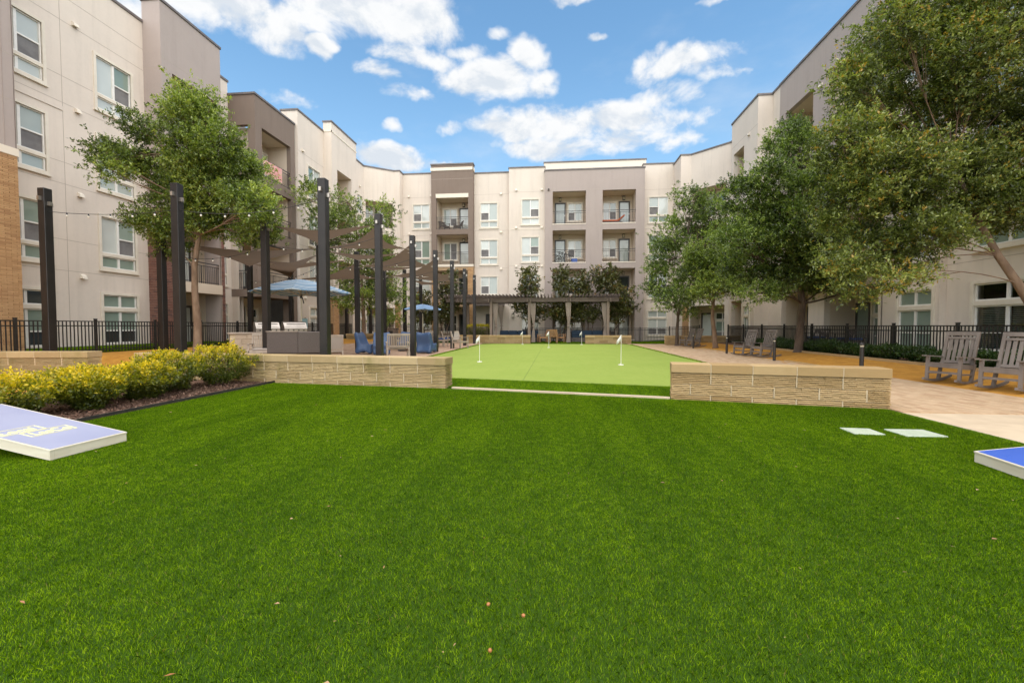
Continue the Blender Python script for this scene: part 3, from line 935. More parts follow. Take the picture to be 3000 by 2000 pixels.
# warm grey block with two stacks of balconies
G0, G1, GY = -0.84, 7.17, 36.4
wall((G0, 36.7), (G0, GY), 0.0, 13.95, 'grey'); wall((G1, GY), (G1, 37.1), 0.0, 13.95, 'grey')
gzs = [(0.12, 2.9), (3.35, 5.97), (6.49, 9.11), (9.64, 12.27)]
ops = [(u0, u1, a, b, 0.26) for a, b in gzs for u0, u1 in ((0.64, 3.34), (4.68, 7.32))]
F, L = wall((G0, GY), (G1, GY), 0.0, 13.95, 'grey', ops, joints=(9.35, 12.35))
for i, (a, b) in enumerate(gzs):
    balcony(F, 0.64, 3.34, a, b, 1.8, 'L', rail=i > 0, look=('pane', 'pane_pale', 'screen', 'pane'), dlook='pane', kind='ground' if i == 0 else 'plain')
    balcony(F, 4.68, 7.32, a, b, 1.8, 'R', rail=i > 0, look=('pane_pale', 'pane', 'screen', 'pane'), dlook='dark_pane' if i == 1 else 'pane', kind='ground' if i == 0 else 'plain')
    MB().box(0.62, 3.36, -0.02, 0.25, a - 0.07, a + 0.001).build('balcony_sill', W['cream'], BLD, (F[0], F[1], 0), F[2])
    MB().box(4.66, 7.34, -0.02, 0.25, a - 0.07, a + 0.001).build('balcony_sill', W['cream'], BLD, (F[0], F[1], 0), F[2])
MB().box(0.25, 0.37, -0.12, 0.0, 12.35, 12.5).build('camera_dome', W['lamp'], BLD, (F[0], F[1], 0), F[2])
wall((-1.0, 39.6), (7.9, 39.6), 11.0, 15.75, 'cream')
p0, p1 = (7.17, 37.1), (10.2, 37.1)
F = frame_of(p0, p1)
ops = [window(F, 0.5, zt + 0.05, 1.5, 'ground' if i == 0 else 'upper', 0, ('pane', 'pane', 'screen', 'pane')) for i, zt in enumerate(TOPS)]
wall(p0, p1, 0.0, 14.42, 'white', ops, joints=(3.2, 6.3, 12.4), band=[(9.28, 9.36, 0.015)])
for z in (3.1, 6.2, 9.3, 12.5):
    vent(F, 0.06, z); vent(F, 2.35, z)
# ---- cut corner and right wing, from the back towards the camera
wall((9.6, 37.1), (9.6, 35.1), 0.0, 14.3, 'white')
wall((9.6, 35.1), (10.35, 35.1), 0.0, 14.3, 'white')
brickwork(frame_of((9.6, 35.1), (10.35, 35.1)), 0.25, 0.75, 0.0, 3.0, 'tanbrick', 0.29, 0.056)
p0, p1 = (10.35, 35.1), (12.5, 33.0)
Lc = sqrt(2.15 ** 2 + 2.1 ** 2)
F, L = wall(p0, p1, 0.0, 14.3, 'white', [(0.1, Lc - 0.3, a, b, 0.26) for a, b in ((0.12, 2.8), (3.3, 5.8), (6.4, 8.85), (9.4, 11.6))])
for i, (a, b) in enumerate(((0.12, 2.8), (3.3, 5.8), (6.4, 8.85), (9.4, 11.6))):
    balcony(F, 0.1, Lc - 0.3, a, b, 1.5, 'L', rail=i > 0, look=('pane_green', 'pane_green', 'screen', 'dark_pane'), kind='ground' if i == 0 else 'plain', lamp=False)
wall((12.5, 33.0), (12.5, 30.3), 0.0, 14.3, 'white')
wall((12.5, 30.3), (11.5, 30.3), 0.0, 14.35, 'white')
p0, p1 = (11.5, 30.3), (11.5, 26.6)
F, L = wall(p0, p1, 0.0, 14.35, 'white', [(0.35, 1.9, a, b, 0.26) for a, b in ((6.4, 8.95), (9.5, 12.3))] + [hole(2.3, TOPS[0], 0.75, 'ground'), (0.35, 1.9, 0.12, 2.86, 0.26)], joints=(3.2, 12.8))
for i, (a, b) in enumerate(((0.12, 2.86), (6.4, 8.95), (9.5, 12.3))):
    balcony(F, 0.35, 1.9, a, b, 1.2, 'L', rail=i > 0, win=False, dlook='dark_pane')
window(F, 2.3, TOPS[0], 0.75, 'ground', 0, ('pane_green', 'pane_green', 'screen', 'pane_green'))
vent(F, 2.6, 12.6)
wall((11.5, 26.6), (12.3, 26.6), 0.0, 14.35, 'white')
p0, p1 = (12.3, 26.6), (12.3, 25.7)
wall(p0, p1, 0.0, 14.4, 'white', cap=True)
# grey block with two stacks of balconies; cream below
p0, p1 = (12.25, 25.7), (12.25, 17.8)
zs = [(6.5, 9.1), (9.6, 12.6)]
bays = ((0.6, 3.15), (4.4, 7.75))
F, L = wall(p0, p1, 6.0, 14.38, 'grey', [(u0, u1, a, b, 0.26) for a, b in zs for u0, u1 in bays])
for a, b in zs:
    for j, (u0, u1) in enumerate(bays):
        balcony(F, u0, u1, a, b, 1.5, 'L' if j == 0 else 'R')
vent(F, 3.8, 12.3)
zs = [(0.12, 2.86), (3.3, 5.8)]
F, L = wall(p0, p1, 0.0, 6.0, 'white', [(u0, u1, a, b, 0.26) for a, b in zs for u0, u1 in bays], cap=False)
for i, (a, b) in enumerate(zs):
    for j, (u0, u1) in enumerate(bays):
        balcony(F, u0, u1, a, b, 1.3, 'L', rail=i > 0, kind='ground' if i == 0 else 'plain', look=('pane_green', 'pane_green', 'pane_green', 'pane_green') if i == 0 else ('pane', 'pane', 'screen', 'pane'), dlook='pane_green', winw=1.4)
MB().box(1.6, 7.0, -0.55, 0.0, 2.92, 3.28).build('balcony_slab', W['brown'], BLD, (F[0], F[1], 0), F[2])
railing((F[0], F[1], F[2]), 1.6, 7.0, 3.29, -0.5)
# white face with tall windows
p0, p1 = (12.3, 17.8), (12.3, 15.35)
F = frame_of(p0, p1)
ops = [window(F, 0.78, zt, 1.42, 'ground' if i == 0 else 'upper', 0, ('pane_green', 'pane_green', 'pane_green', 'pane_green') if i == 0 else ('pane', 'pane_pale', 'screen', 'pane')) for i, zt in enumerate(TOPS)]
wall(p0, p1, 0.0, 14.4, 'white', ops, joints=(3.2, 6.3, 9.35, 12.4))
wall((12.3, 15.35), (12.5, 15.35), 0.0, 14.4, 'white')
p0, p1 = (12.5, 15.35), (12.5, -7)
F = frame_of(p0, p1)
ops = []
for i, zt in enumerate(TOPS):
    if i > 0:
        ops.append(window(F, 0.95, zt + 0.05, 1.9, 'upper', 0, ('pane_pale', 'pane_pale', 'screen', 'pane_pale')))
        ops.append(window(F, 5.2, zt + 0.05, 1.9, 'upper', 0, ('pane_pale', 'pane_pale', 'screen', 'pane_pale')))
# the nearest ground-floor window: clear glass, slatted blinds and a dark room behind
W['clear'] = None
def clear_glass():
    m, t, b, out = material('clear_window_glass')
    gl = t.new('ShaderNodeBsdfGlossy'); gl.inputs['Roughness'].default_value = 0.02
    tr = t.new('ShaderNodeBsdfTransparent'); tr.inputs['Color'].default_value = (0.80, 0.88, 0.84, 1)
    fz = t.new('ShaderNodeFresnel'); fz.inputs['IOR'].default_value = 1.6
    mx = t.new('ShaderNodeMixShader')
    t.link(t.math('ADD', fz.outputs[0], 0.04), mx.inputs[0]); t.link(tr.outputs[0], mx.inputs[1]); t.link(gl.outputs[0], mx.inputs[2])
    t.link(mx.outputs[0], out.inputs[0])
    return m
W['clear'] = clear_glass()
W['slat'] = plain('blind_slat', (0.80, 0.80, 0.72), (0.74, 0.74, 0.66), 4.0, 0.6)
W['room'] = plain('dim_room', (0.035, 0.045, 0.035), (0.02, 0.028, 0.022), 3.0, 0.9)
zt = TOPS[0] + 0.05
window(F, 0.95, zt, 1.9, 'ground', 0, ('clear', 'clear', 'clear', 'clear'))
ops.append((0.95, 2.85, zt - 1.95, zt, 0.25))
wall(p0, p1, 0.0, 14.4, 'white', ops, joints=(3.2, 6.3, 9.35, 12.4))
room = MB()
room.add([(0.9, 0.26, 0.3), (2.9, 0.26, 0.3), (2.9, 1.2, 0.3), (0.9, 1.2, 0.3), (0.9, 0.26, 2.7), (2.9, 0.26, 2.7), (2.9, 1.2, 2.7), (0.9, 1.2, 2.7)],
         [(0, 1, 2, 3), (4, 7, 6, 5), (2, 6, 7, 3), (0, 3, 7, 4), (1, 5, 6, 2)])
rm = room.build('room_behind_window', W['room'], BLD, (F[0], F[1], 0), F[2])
slat = MB().add([(0, 0, -0.014), (0.86, 0, -0.014), (0.86, 0.042, 0.014), (0, 0.042, 0.014)], [(0, 1, 2, 3)]).mesh('blind_slat', W['slat'])
for k in range(2):
    for j in range(24):
        piece('blind_slat', slat, rm, (1.0 + k * 0.94, 0.105, zt - 1.93 + j * 0.053))
# ------------------------------------------------------------------ low stone walls
def rough_block(L, D, H, seed):
    """split-face stone: stacked uneven ledges"""
    r = random.Random(seed)
    mb = MB()
    n = 6
    for i in range(n):
        z0, z1 = H * i / n, H * (i + 1) / n
        cuts = [0.0] + [L * (q + r.uniform(-0.04, 0.04)) for q in (0.13, 0.29, 0.45, 0.62, 0.80)] + [L]
        for a, b in zip(cuts[:-1], cuts[1:]):
            f, k = r.uniform(0, 0.013), r.uniform(0, 0.010)
            y0, y1, za, zb = f, D - k, z0 + r.uniform(0.0, 0.003), z1 - r.uniform(0.003, 0.011)
            e0, e1 = (r.uniform(0, 0.012) if a == 0 else -0.002), (r.uniform(0, 0.012) if b == L else -0.002)
            # ledge: proud lower lip, sloping back to a deep joint
            mb.add([(a + e0, y0, za), (b - e1, y0 + r.uniform(-.006, .006), za), (b - e1, y1, za), (a + e0, y1, za),
                    (a + e0, y0 + 0.004, zb - 0.006), (b - e1, y0 + 0.006, zb - 0.004), (b - e1, y1, zb), (a + e0, y1, zb), (a + e0, y0 + 0.032, zb + 0.001), (b - e1, y0 + 0.032, zb + 0.001)],
                   [(0, 1, 5, 4), (4, 5, 9, 8), (8, 9, 6, 7), (1, 2, 6, 9, 5), (3, 0, 4, 8, 7), (2, 3, 7, 6), (3, 2, 1, 0)])
    return mb
_stone = {}
def stone_mesh(L, D, H, mat, var):
    key = (round(L, 2), round(D, 2), round(H, 3), mat, var)
    if key not in _stone:
        _stone[key] = rough_block(L, D, H, hash((round(L, 2), var)) % 9999).mesh('stone', W[mat])
    return _stone[key]
def cap_mesh(L, D, H, mat):
    key = ('cap', round(L, 2), D, H, mat)
    if key not in _stone:
        _stone[key] = MB().bev(0, L, 0, D, 0, H, 0.008).mesh('cap_stone', W[mat])
    return _stone[key]

def stone_wall(label, p0, p1, z0=0.0, h=0.61, D=0.40, mats=('stone', 'cap'), BLK=0.60, CAP=0.62, group='low stone seat walls'):
    L = sqrt((p1[0] - p0[0]) ** 2 + (p1[1] - p0[1]) ** 2)
    t = tag(empty('stone_wall', (p0[0], p0[1], z0), atan2(p1[1] - p0[1], p1[0] - p0[0])), label, 'wall', group)
    ch = 0.15
    MB().box(0.05, L - 0.05, 0.045, D - 0.045, -0.05, h - ch).build('mortar_core', W['mortar'], t)
    rows, rh = 3, 0.185
    zb0 = h - ch - 3 * rh
    jc_ = MB().box(-0.006, 0.006, 0.002, D + 0.028, 0.002, ch - 0.002).mesh('mortar_joint', W['mortar'])
    jm_ = MB().box(-0.009, 0.009, 0.005, D - 0.005, 0, rh - 0.004).mesh('mortar_joint', W['mortar'])
    for r in range(rows):
        n = max(1, round(L / BLK)); bl = L / n
        edges = [0.0] + [(i + (0.5 if r % 2 else 0.0)) * bl for i in range(1 if r % 2 == 0 else 0, n + (0 if r % 2 else 0))] + [L]
        edges = sorted({round(e, 4) for e in edges if e < L - 0.05 or e == L})
        for i in range(len(edges) - 1):
            a, b = edges[i] + 0.005, edges[i + 1] - 0.005
            if b - a > 0.05:
                if i:
                    piece('mortar_joint', jm_, t, (edges[i], 0, zb0 + r * rh + 0.002))
                piece('stone', stone_mesh(b - a, D, rh - 0.008, mats[0], random.randrange(4)), t, (a, 0, zb0 + r * rh + 0.003))
    n = max(1, round(L / CAP)); cl = L / n
    for i in range(n):
        piece('cap_stone', cap_mesh(cl - 0.008, D + 0.03, ch, mats[1]), t, (i * cl + 0.004, -0.015, h - ch))
        if i:
            piece('mortar_joint', jc_, t, (i * cl, -0.015, h - ch))
    return t
stone_wall('long mossy stone seat wall behind the yellow shrubs, ending at the putting green', WL[0], WL[1], mats=('stone_moss', 'cap_moss'))
stone_wall('short tan stone seat wall between lawn and putting green beside the pavers', WL[2], WL[3])
a, b = at(-60, 1030, 10.8), at(255, 1029.5, 10.9)
stone_wall('stained stone seat wall behind the first yellow shrubs at the picture edge', (a.x, a.y), (b.x, b.y), mats=('stone_moss', 'cap_moss'))
stone_wall('low tan stone wall at the back of the green, below the yellow hedge', (-7.1, 31.2), (-1.72, 31.2), h=0.60, BLK=0.62, CAP=0.62)
stone_wall('low tan stone wall at the back of the green, in front of the blue sofa', (2.15, 31.2), (5.35, 31.2), h=0.60, BLK=0.62)
stone_wall('tan stone wall behind the farthest rocking chairs', (7.3, 29.6), (12.2, 29.9), h=0.62)
stone_wall('stained stone wall behind the blue moulded chairs at the patio end', (-14.5, 29.2), (-10.2, 29.2), z0=0.1, h=0.62, mats=('stone_moss', 'cap_moss'))

# ------------------------------------------------------------------ fences
W['fence'] = W['black']
PK = MB().box(-0.0115, 0.0115, -0.0115, 0.0115, 0.04, 1.08).mesh('picket', W['fence'])
FP = MB()
FP.box(-0.034, 0.034, -0.034, 0.034, -0.15, 1.16); FP.box(-0.042, 0.042, -0.042, 0.042, 1.16, 1.175)
FP = FP.mesh('fence_post', W['fence'])
def fence(label, pts, panel=2.3, top=1.10):
    t = tag(empty('metal_fence', (pts[0][0], pts[0][1], 0)), label, 'fence', 'black picket fences round the courtyard')
    o = Vector((pts[0][0], pts[0][1], 0))
    for A, B in zip(pts[:-1], pts[1:]):
        A, B = Vector((*A, 0)), Vector((*B, 0))
        L = (B - A).length; n = max(1, round(L / panel)); d = (B - A) / n
        rz = atan2(d.y, d.x)
        for i in range(n):
            a, b = A + d * i, A + d * (i + 1)
            za, zb = gz(a.x, a.y), gz(b.x, b.y)
            piece('fence_post', FP, t, (a.x - o.x, a.y - o.y, za), rz)
            for z in (0.12, 0.93, top - 0.02):
                MB().bar((a.x - o.x, a.y - o.y, za + z), (b.x - o.x, b.y - o.y, zb + z), 0.028, 0.034).build('rail', W['fence'], t)
            k = int(d.length / 0.108)
            for j in range(1, k):
                q = a + (b - a) * (j / k)
                piece('picket', PK, t, (q.x - o.x, q.y - o.y, za + (zb - za) * j / k), rz)
        piece('fence_post', FP, t, (B.x - o.x, B.y - o.y, gz(B.x, B.y)), rz)
    return t
fence('black metal picket fence in front of the wall with red brick piers', [(-15.6, 9.0), (-15.6, 33.6)])
fence('black metal picket fence behind the green hedge and rocking chairs', [(11.05, 8.6), (11.05, 29.2)])
fence('black metal picket fence behind the pergola and magnolias', [(-2.3, 34.6), (11.0, 34.6)])
fence('black metal picket fence behind the far blue umbrella', [(-15.4, 34.2), (-6.9, 34.2)])

# ------------------------------------------------------------------ shade posts, sails and string lights
ROWS = {-5.7: [10.4 + 3.4 * k for k in range(7)], -9.62: [10.4 + 3.4 * k for k in range(7)], -13.4: [10.4, 13.8, 30.8], -15.2: [20.6, 24.0, 27.4, 30.8]}
PW = 0.10
def post_mesh(h):
    mb = MB()
    mb.bev(-PW, PW, -PW, PW, -0.1, h, 0.008)
    return mb.mesh('steel_post', W['post'])
ordn = ['first', 'second', 'third', 'fourth', 'fifth', 'sixth', 'seventh']
rown = {-5.7: 'row beside the putting green', -9.62: 'middle row of the patio', -13.4: 'row on the orange granite', -15.2: 'row along the side fence'}
bracket = MB().box(-0.03, 0.03, -0.17, -PW + 0.001, -0.05, 0.05).add([], []).mesh('bracket', W['steel'])
PMESH = {}
for x, ys in ROWS.items():
    for i, y in enumerate(ys):
        z = gz(x, y)
        h = 4.87 - z
        k = round(h, 2)
        if k not in PMESH:
            PMESH[k] = post_mesh(h)
        t = tag(empty('shade_post', (x, y, z)), f'tall black square steel post, {ordn[i]} from the lawn in the {rown[x]}', 'post', 'black shade posts on the patio')
        piece('post_shaft', PMESH[k], t)
        for a in (0, pi / 2, pi, -pi / 2)[:2 if i % 2 else 3]:
            piece('bracket', bracket, t, (0, 0, h - 0.28 - 0.12 * (a > 0)), a)

def fabric(name):
    m, t, b, out = material(name)
    p = pos(t)
    col = t.mix(t.ramp(t.noise(p, 1.2, 4.0), 0.35, 0.7), (0.075, 0.056, 0.042), (0.10, 0.075, 0.056))
    t.link(col, b.inputs['Base Color'])
    b.inputs['Roughness'].default_value = 0.85
    tr = t.new('ShaderNodeBsdfTranslucent'); tr.inputs['Color'].default_value = (0.17, 0.12, 0.085, 1)
    mx = t.new('ShaderNodeMixShader'); mx.inputs[0].default_value = 0.4
    t.link(b.outputs[0], mx.inputs[1]); t.link(tr.outputs[0], mx.inputs[2]); t.link(mx.outputs[0], out.inputs[0])
    bump(t, b, t.noise(p, 300.0, 2.0), 0.2, 0.002)
    return m
W['sail'] = fabric('brown_shade_fabric')
W['cable'] = plain('pale_cable', (0.42, 0.38, 0.33), None, rough=0.5)
def sail(label, A, B, C, inset=0.24):
    """three-cornered shade cloth with hollow edges, tied to posts by cables"""
    P = [Vector(A), Vector(B), Vector(C)]
    cen = (P[0] + P[1] + P[2]) / 3
    Q = [p + (cen - p).normalized() * inset for p in P]
    n = 10
    mb = MB()
    idx = {}
    for i in range(n + 1):
        for j in range(n + 1 - i):
            a, b = i / n, j / n; c = 1 - a - b
            v = Q[0] * a + Q[1] * b + Q[2] * c
            pull = 3.2 * (a * b * (1 - c) ** 2 + b * c * (1 - a) ** 2 + a * c * (1 - b) ** 2) * (1 - 3 * min(a, b, c))
            v = v + (cen - v) * 0.40 * pull + Vector((0, 0, -0.35 * (a * b + b * c + c * a)))
            idx[i, j] = len(mb.v); mb.v.append(tuple(v - cen))
    for i in range(n):
        for j in range(n - i):
            mb.f.append((idx[i, j], idx[i + 1, j], idx[i, j + 1]))
            if i + j < n - 1:
                mb.f.append((idx[i + 1, j], idx[i + 1, j + 1], idx[i, j + 1]))
    t = tag(empty('shade_sail', cen), label, 'shade sail', 'brown shade sails over the patio')
    mb.build('cloth', W['sail'], t, smooth=True)
    for p, q in zip(P, Q):
        MB().tube([p - cen, q - cen], 0.012, 5).build('cable', W['cable'], t)
    return t
def pt(x, y, z):
    c = PW + 0.02
    return (x, y, z)
a, b, c = -5.7, -9.62, -15.2
y1, y2, y3, y4, y5, y6 = 13.8, 17.2, 20.6, 24.0, 27.4, 30.8
for lab, A, B, C in (
        ('uppermost brown shade sail, hung flat behind the second post by the green', (b, y1, 4.62), (b, y2, 4.55), (a, y1, 4.55)),
        ('brown shade sail with its peak at the second post by the green', (a, y1, 4.58), (b, y2, 4.42), (a, y2, 4.30)),
        ('brown shade sail hung flat between the third posts', (b, y2, 4.35), (a, y2, 4.20), (b, y3, 4.45)),
        ('brown shade sail with its peak at the third post by the green', (a, y2, 4.62), (b, y3, 4.10), (a, y3, 4.05)),
        ('brown shade sail beside the fourth post by the green', (a, y3, 4.15), (b, y3, 4.30), (b, y4, 4.35)),
        ('brown shade sail with its corner at the fifth post by the green', (a, y3, 4.5), (a, y4, 3.95), (b, y4, 4.0)),
        ('brown shade sail between the fifth and sixth posts by the green', (a, y4, 4.2), (a, y5, 3.95), (b, y4, 4.1)),
        ('low brown shade sail at the far end of the patio', (a, y5, 4.0), (b, y5, 4.3), (b, y6, 4.2)),
        ('large brown shade sail under the oak branches', (-13.4, y1, 4.15), (b, y2, 4.45), (c, y3, 4.2)),
        ('brown shade sail whose low point hangs above the striped umbrella', (b, y2, 4.2), (c, y3, 4.35), (c, y4, 4.0)),
        ('brown shade sail in front of the second courtyard tree', (c, y3, 4.55), (b, y3, 4.5), (c, y4, 4.5)),
        ('brown shade sail peaked at the fourth post of the middle row', (b, y3, 4.35), (c, y4, 3.9), (b, y4, 3.9))):
    sail(lab, A, B, C)

W['bulb'] = plain('frosted_bulb', (0.80, 0.76, 0.68), None, rough=0.2, spec=0.6)
W['wire'] = plain('string_light_wire', (0.02, 0.02, 0.02), None, rough=0.5)
bulb_m = MB().lathe([(0.004, -0.03), (0.015, -0.04), (0.025, -0.06), (0.024, -0.078), (0.013, -0.092), (0.002, -0.096)], 8).mesh('bulb', W['bulb'], True)
sock_m = MB().tube([(0, 0, 0.01), (0, 0, -0.05)], [0.014, 0.02], 6).mesh('socket', W['wire'])
def string(label, A, B, sag=0.25, gap=0.62, drop=0.07):
    A, B = Vector(A), Vector(B)
    L = (B - A).length
    f = lambda t: A + (B - A) * t + Vector((0, 0, -sag * 4 * t * (1 - t)))
    t = tag(empty('string_light', A), label, 'string light', 'bulb strings between the posts')
    MB().tube([f(i / 14) - A for i in range(15)], 0.007, 4).build('wire', W['wire'], t)
    n = int(L / gap)
    for i in range(1, n):
        p = f(i / n) - A
        k = piece('socket', sock_m, t, p)
        piece('bulb', bulb_m, t, p)
    return t
string('bulb string from the outermost post to the post before the oak', (-13.4, 10.4, 4.28), (b, 10.4, 4.22), 0.10)
string('bulb string across the oak crown to the first post by the green', (b, 10.4, 4.22), (a, 10.4, 4.4), 0.22)
string('bulb string between the second posts of the two front rows', (b, y1, 4.0), (a, y1, 4.15), 0.3)
string('bulb string between the third posts of the two front rows', (b, y2, 3.85), (a, y2, 3.95), 0.3)
string('bulb string between the fourth posts of the two front rows', (b, y3, 3.85), (a, y3, 3.9), 0.3)
string('bulb string between the fifth posts of the two front rows', (b, y4, 3.85), (a, y4, 3.9), 0.3)
string('bulb string between the sixth posts of the two front rows', (b, y5, 3.8), (a, y5, 3.85), 0.3)
string('bulb string between the last posts of the two front rows', (b, y6, 3.8), (a, y6, 3.85), 0.3)
string('bulb string from the oak-side post to the second middle post', (-13.4, y1, 3.75), (b, y1, 3.9), 0.3)
string('bulb string below the sail over the striped umbrella', (c, y3, 3.55), (b, y2, 3.7), 0.3)
string('bulb string reaching the fence-side post behind the striped umbrella', (c, y4, 3.5), (b, y3, 3.6), 0.3)

# ------------------------------------------------------------------ golf flags
W['flagpole'] = plain('white_pole', (0.80, 0.78, 0.72), None, rough=0.4)
W['flag'] = plain('white_flag_cloth', (0.82, 0.80, 0.78), (0.74, 0.73, 0.72), 20.0, 0.8)
def flag(label, x, y, h=0.95, dz=0.0125):
    t = tag(empty('golf_flag', (x, y, dz)), label, 'golf flag', 'white flags on the putting green')
    MB().tube([(0, 0, 0), (0, 0, h)], 0.009, 6).build('pole', W['flagpole'], t)
    MB().tube([(0, 0, h), (0, 0, h + 0.03)], [0.014, 0.008], 6).build('finial', W['post'], t)
    MB().lathe([(0.0, 0.02), (0.085, 0.018), (0.09, 0.0)], 18).build('cup_disc', W['flagpole'], t)
    mb = MB()
    n = 7
    for i in range(n + 1):
        u = i / n
        x0 = -u * 0.13
        yo = 0.03 * sin(u * 7)
        mb.v += [(x0, yo, h - 0.01 - 0.15 * u - 0.03 * u * u), (x0 - 0.02 * u, yo + 0.01, h - 0.2 - 0.13 * u), (x0, yo + 0.003, h - 0.012 - 0.15 * u - 0.03 * u * u), (x0 - 0.02 * u, yo + 0.013, h - 0.2 - 0.13 * u)]
    for i in range(n):
        k = 4 * i
        mb.f += [(k, k + 4, k + 5, k + 1), (k + 2, k + 3, k + 7, k + 6), (k, k + 2, k + 6, k + 4), (k + 1, k + 5, k + 7, k + 3)]
    mb.f += [(0, 1, 3, 2), (4 * n, 4 * n + 2, 4 * n + 3, 4 * n + 1)]
    mb.build('flag_cloth', W['flag'], t, smooth=True)
p = at(1404.8, 1061, 15.1); flag('white golf flag on the green nearest the armchairs and patio', p.x, p.y, 0.93)
p = at(1608, 1018, 25.2); flag('white golf flag in the middle of the green before the wooden chairs', p.x, p.y, 0.95)
p = at(1704, 1005, 29.2); flag('white golf flag before the stone wall with the blue sofa', p.x, p.y, 0.9)
p = at(1820, 1070, 13.9); flag('white golf flag nearest the paved walk with rocking chairs', p.x, p.y, 0.97)
p = at(1531, 1003, 29.6); flag('white golf flag at the end of the stone wall below the yellow hedge', p.x, p.y, 0.9)

# ------------------------------------------------------------------ cornhole boards
W['boardblue'] = plain('lilac_blue_board', (0.33, 0.355, 0.505), (0.30, 0.325, 0.48), 2.0, 0.32, spec=0.6)
W['boardroyal'] = plain('royal_blue_board', (0.045, 0.115, 0.48), (0.05, 0.125, 0.52), 2.0, 0.4)
W['boardwood'] = plain('white_painted_wood', (0.72, 0.675, 0.56), (0.66, 0.60, 0.48), 3.0, 0.6, stretch=(1, 1, 6))
W['boardyellow'] = plain('yellow_lettering', (0.86, 0.80, 0.36), None, rough=0.5)
def board(label, x, y, rz, top, lettered):
    """low end at the origin, running away along local +y; 0.61 wide, 1.22 long"""
    t = tag(empty('cornhole_board', (x, y, 0.0), rz), label, 'cornhole board', 'cornhole boards on the lawn')
    w, Lb, lo, hi = 0.35, 1.62, 0.105, 0.37
    def P(u, v, dz):
        return (u, v, lo + (hi - lo) * v / Lb + dz)
    side = MB()
    for sx in (-w, w - 0.035):
        side.add([P(sx, 0, -0.098), P(sx + 0.035, 0, -0.098), P(sx + 0.035, Lb, -0.10), P(sx, Lb, -0.10), P(sx, 0, -0.012), P(sx + 0.035, 0, -0.012), P(sx + 0.035, Lb, -0.012), P(sx, Lb, -0.012)],
                 [(0, 1, 5, 4), (1, 2, 6, 5), (2, 3, 7, 6), (3, 0, 4, 7), (4, 5, 6, 7), (3, 2, 1, 0)])
        m_ = side; side = MB()
        m_.build('side_rail', W['boardwood'], t)
    for v in (0.0, Lb - 0.035):
        e = MB()
        e.add([P(-w + 0.036, v, -0.097), P(w - 0.036, v, -0.097), P(w - 0.036, v + 0.035, -0.10), P(-w + 0.036, v + 0.035, -0.10), P(-w + 0.036, v, -0.0125), P(w - 0.036, v, -0.0125), P(w - 0.036, v + 0.035, -0.0125), P(-w + 0.036, v + 0.035, -0.0125)],
              [(0, 1, 5, 4), (1, 2, 6, 5), (2, 3, 7, 6), (3, 0, 4, 7), (4, 5, 6, 7), (3, 2, 1, 0)])
        e.build('end_rail', W['boardwood'], t)
    ply = MB()
    a_, b_ = [P(-w - 0.004, -0.004, -0.012), P(w + 0.004, -0.004, -0.012), P(w + 0.004, Lb, -0.012), P(-w - 0.004, Lb, -0.012)], [P(-w - 0.004, -0.004, 0.0), P(w + 0.004, -0.004, 0.0), P(w + 0.004, Lb, 0.0), P(-w - 0.004, Lb, 0.0)]
    ply.add(a_ + b_, [(4, 5, 6, 7), (0, 1, 5, 4), (1, 2, 6, 5), (2, 3, 7, 6), (3, 0, 4, 7)])
    ply.build('deck_edge', W['boardwood'], t)
    # painted top with the round hole
    n, r, hv = 24, 0.076, Lb - 0.23
    mb = MB()
    v0, v1 = 0.012, Lb - 0.012
    for sg in (1, -1):
        half = [(0.0, v0), (sg * (w - 0.012), v0), (sg * (w - 0.012), v1), (0.0, v1)]
        arc = [(sg * r * sin(pi * k / 12), hv + r * cos(pi * k / 12)) for k in range(13)]
        pl = half + arc
        mb.add([P(u, v, 0.0012) for u, v in pl], [tuple(range(len(pl)))[::sg]])
    mb.build('painted_top', W[top], t)
    MB().add([P(r * cos(2 * pi * k / n), hv + r * sin(2 * pi * k / n), 0.0016) for k in range(n)], [tuple(range(n))]).build('hole', W['black'], t)
    for sx in (-w + 0.07, w - 0.07):
        MB().bar((sx, Lb - 0.08, 0.0), (sx, Lb - 0.08, hi - 0.03), 0.04, 0.04).build('leg', W['boardwood'], t)
    if lettered:
        sl = math.atan2(hi - lo, Lb)
        def boxline(u0, u1, v0, v1):
            m2 = MB(); e = 0.008
            for (a0, c0, a1, c1) in ((u0, v0, u1, v0), (u1, v0, u1, v1), (u1, v1, u0, v1), (u0, v1, u0, v0)):
                m2.bar(P(a0, c0, 0.002), P(a1, c1, 0.002), 0.011, 0.002)
            m2.build('printed_border', W['boardyellow'], t)
        for txt, u, v, u0, u1 in (('LasCo', -0.155, 0.44, -0.19, 0.19), ('Local', -0.30, 0.60, -0.33 + 0.02, 0.03)):
            cu = bpy.data.curves.new('printed_letters', 'FONT')
            cu.body = txt; cu.size = 0.148; cu.extrude = 0.0006; cu.offset = 0.003
            cu.materials.append(W['boardyellow'])
            tmp = bpy.data.objects.new('lettering', cu)
            me = bpy.data.meshes.new_from_object(tmp)
            bpy.data.objects.remove(tmp)
            o = piece('printed_letters', me, t)
            o.location = P(u, v, 0.0022); o.rotation_euler = (sl, 0, 0); o.scale = (0.88, 1, 1)
            boxline(u0, u1, v - 0.025, v + 0.125)
    return t
qa, qb = at(127.5, 1356, 3.99), at(364.8, 1294.6, 4.71)
mid = (qa + qb) / 2
board('lilac blue cornhole board with yellow lettering, beside the mulch bed', mid.x, mid.y, atan2(qb.y - qa.y, qb.x - qa.x), 'boardblue', True)
qa, qb = at(2874, 1359.6, 3.95), at(3000, 1405, 3.556)
d = (qb - qa).normalized(); mid = qa + d * 0.33
board('royal blue cornhole board with white sides at the picture edge near the path', mid.x, mid.y, atan2(d.y, d.x), 'boardroyal', False)

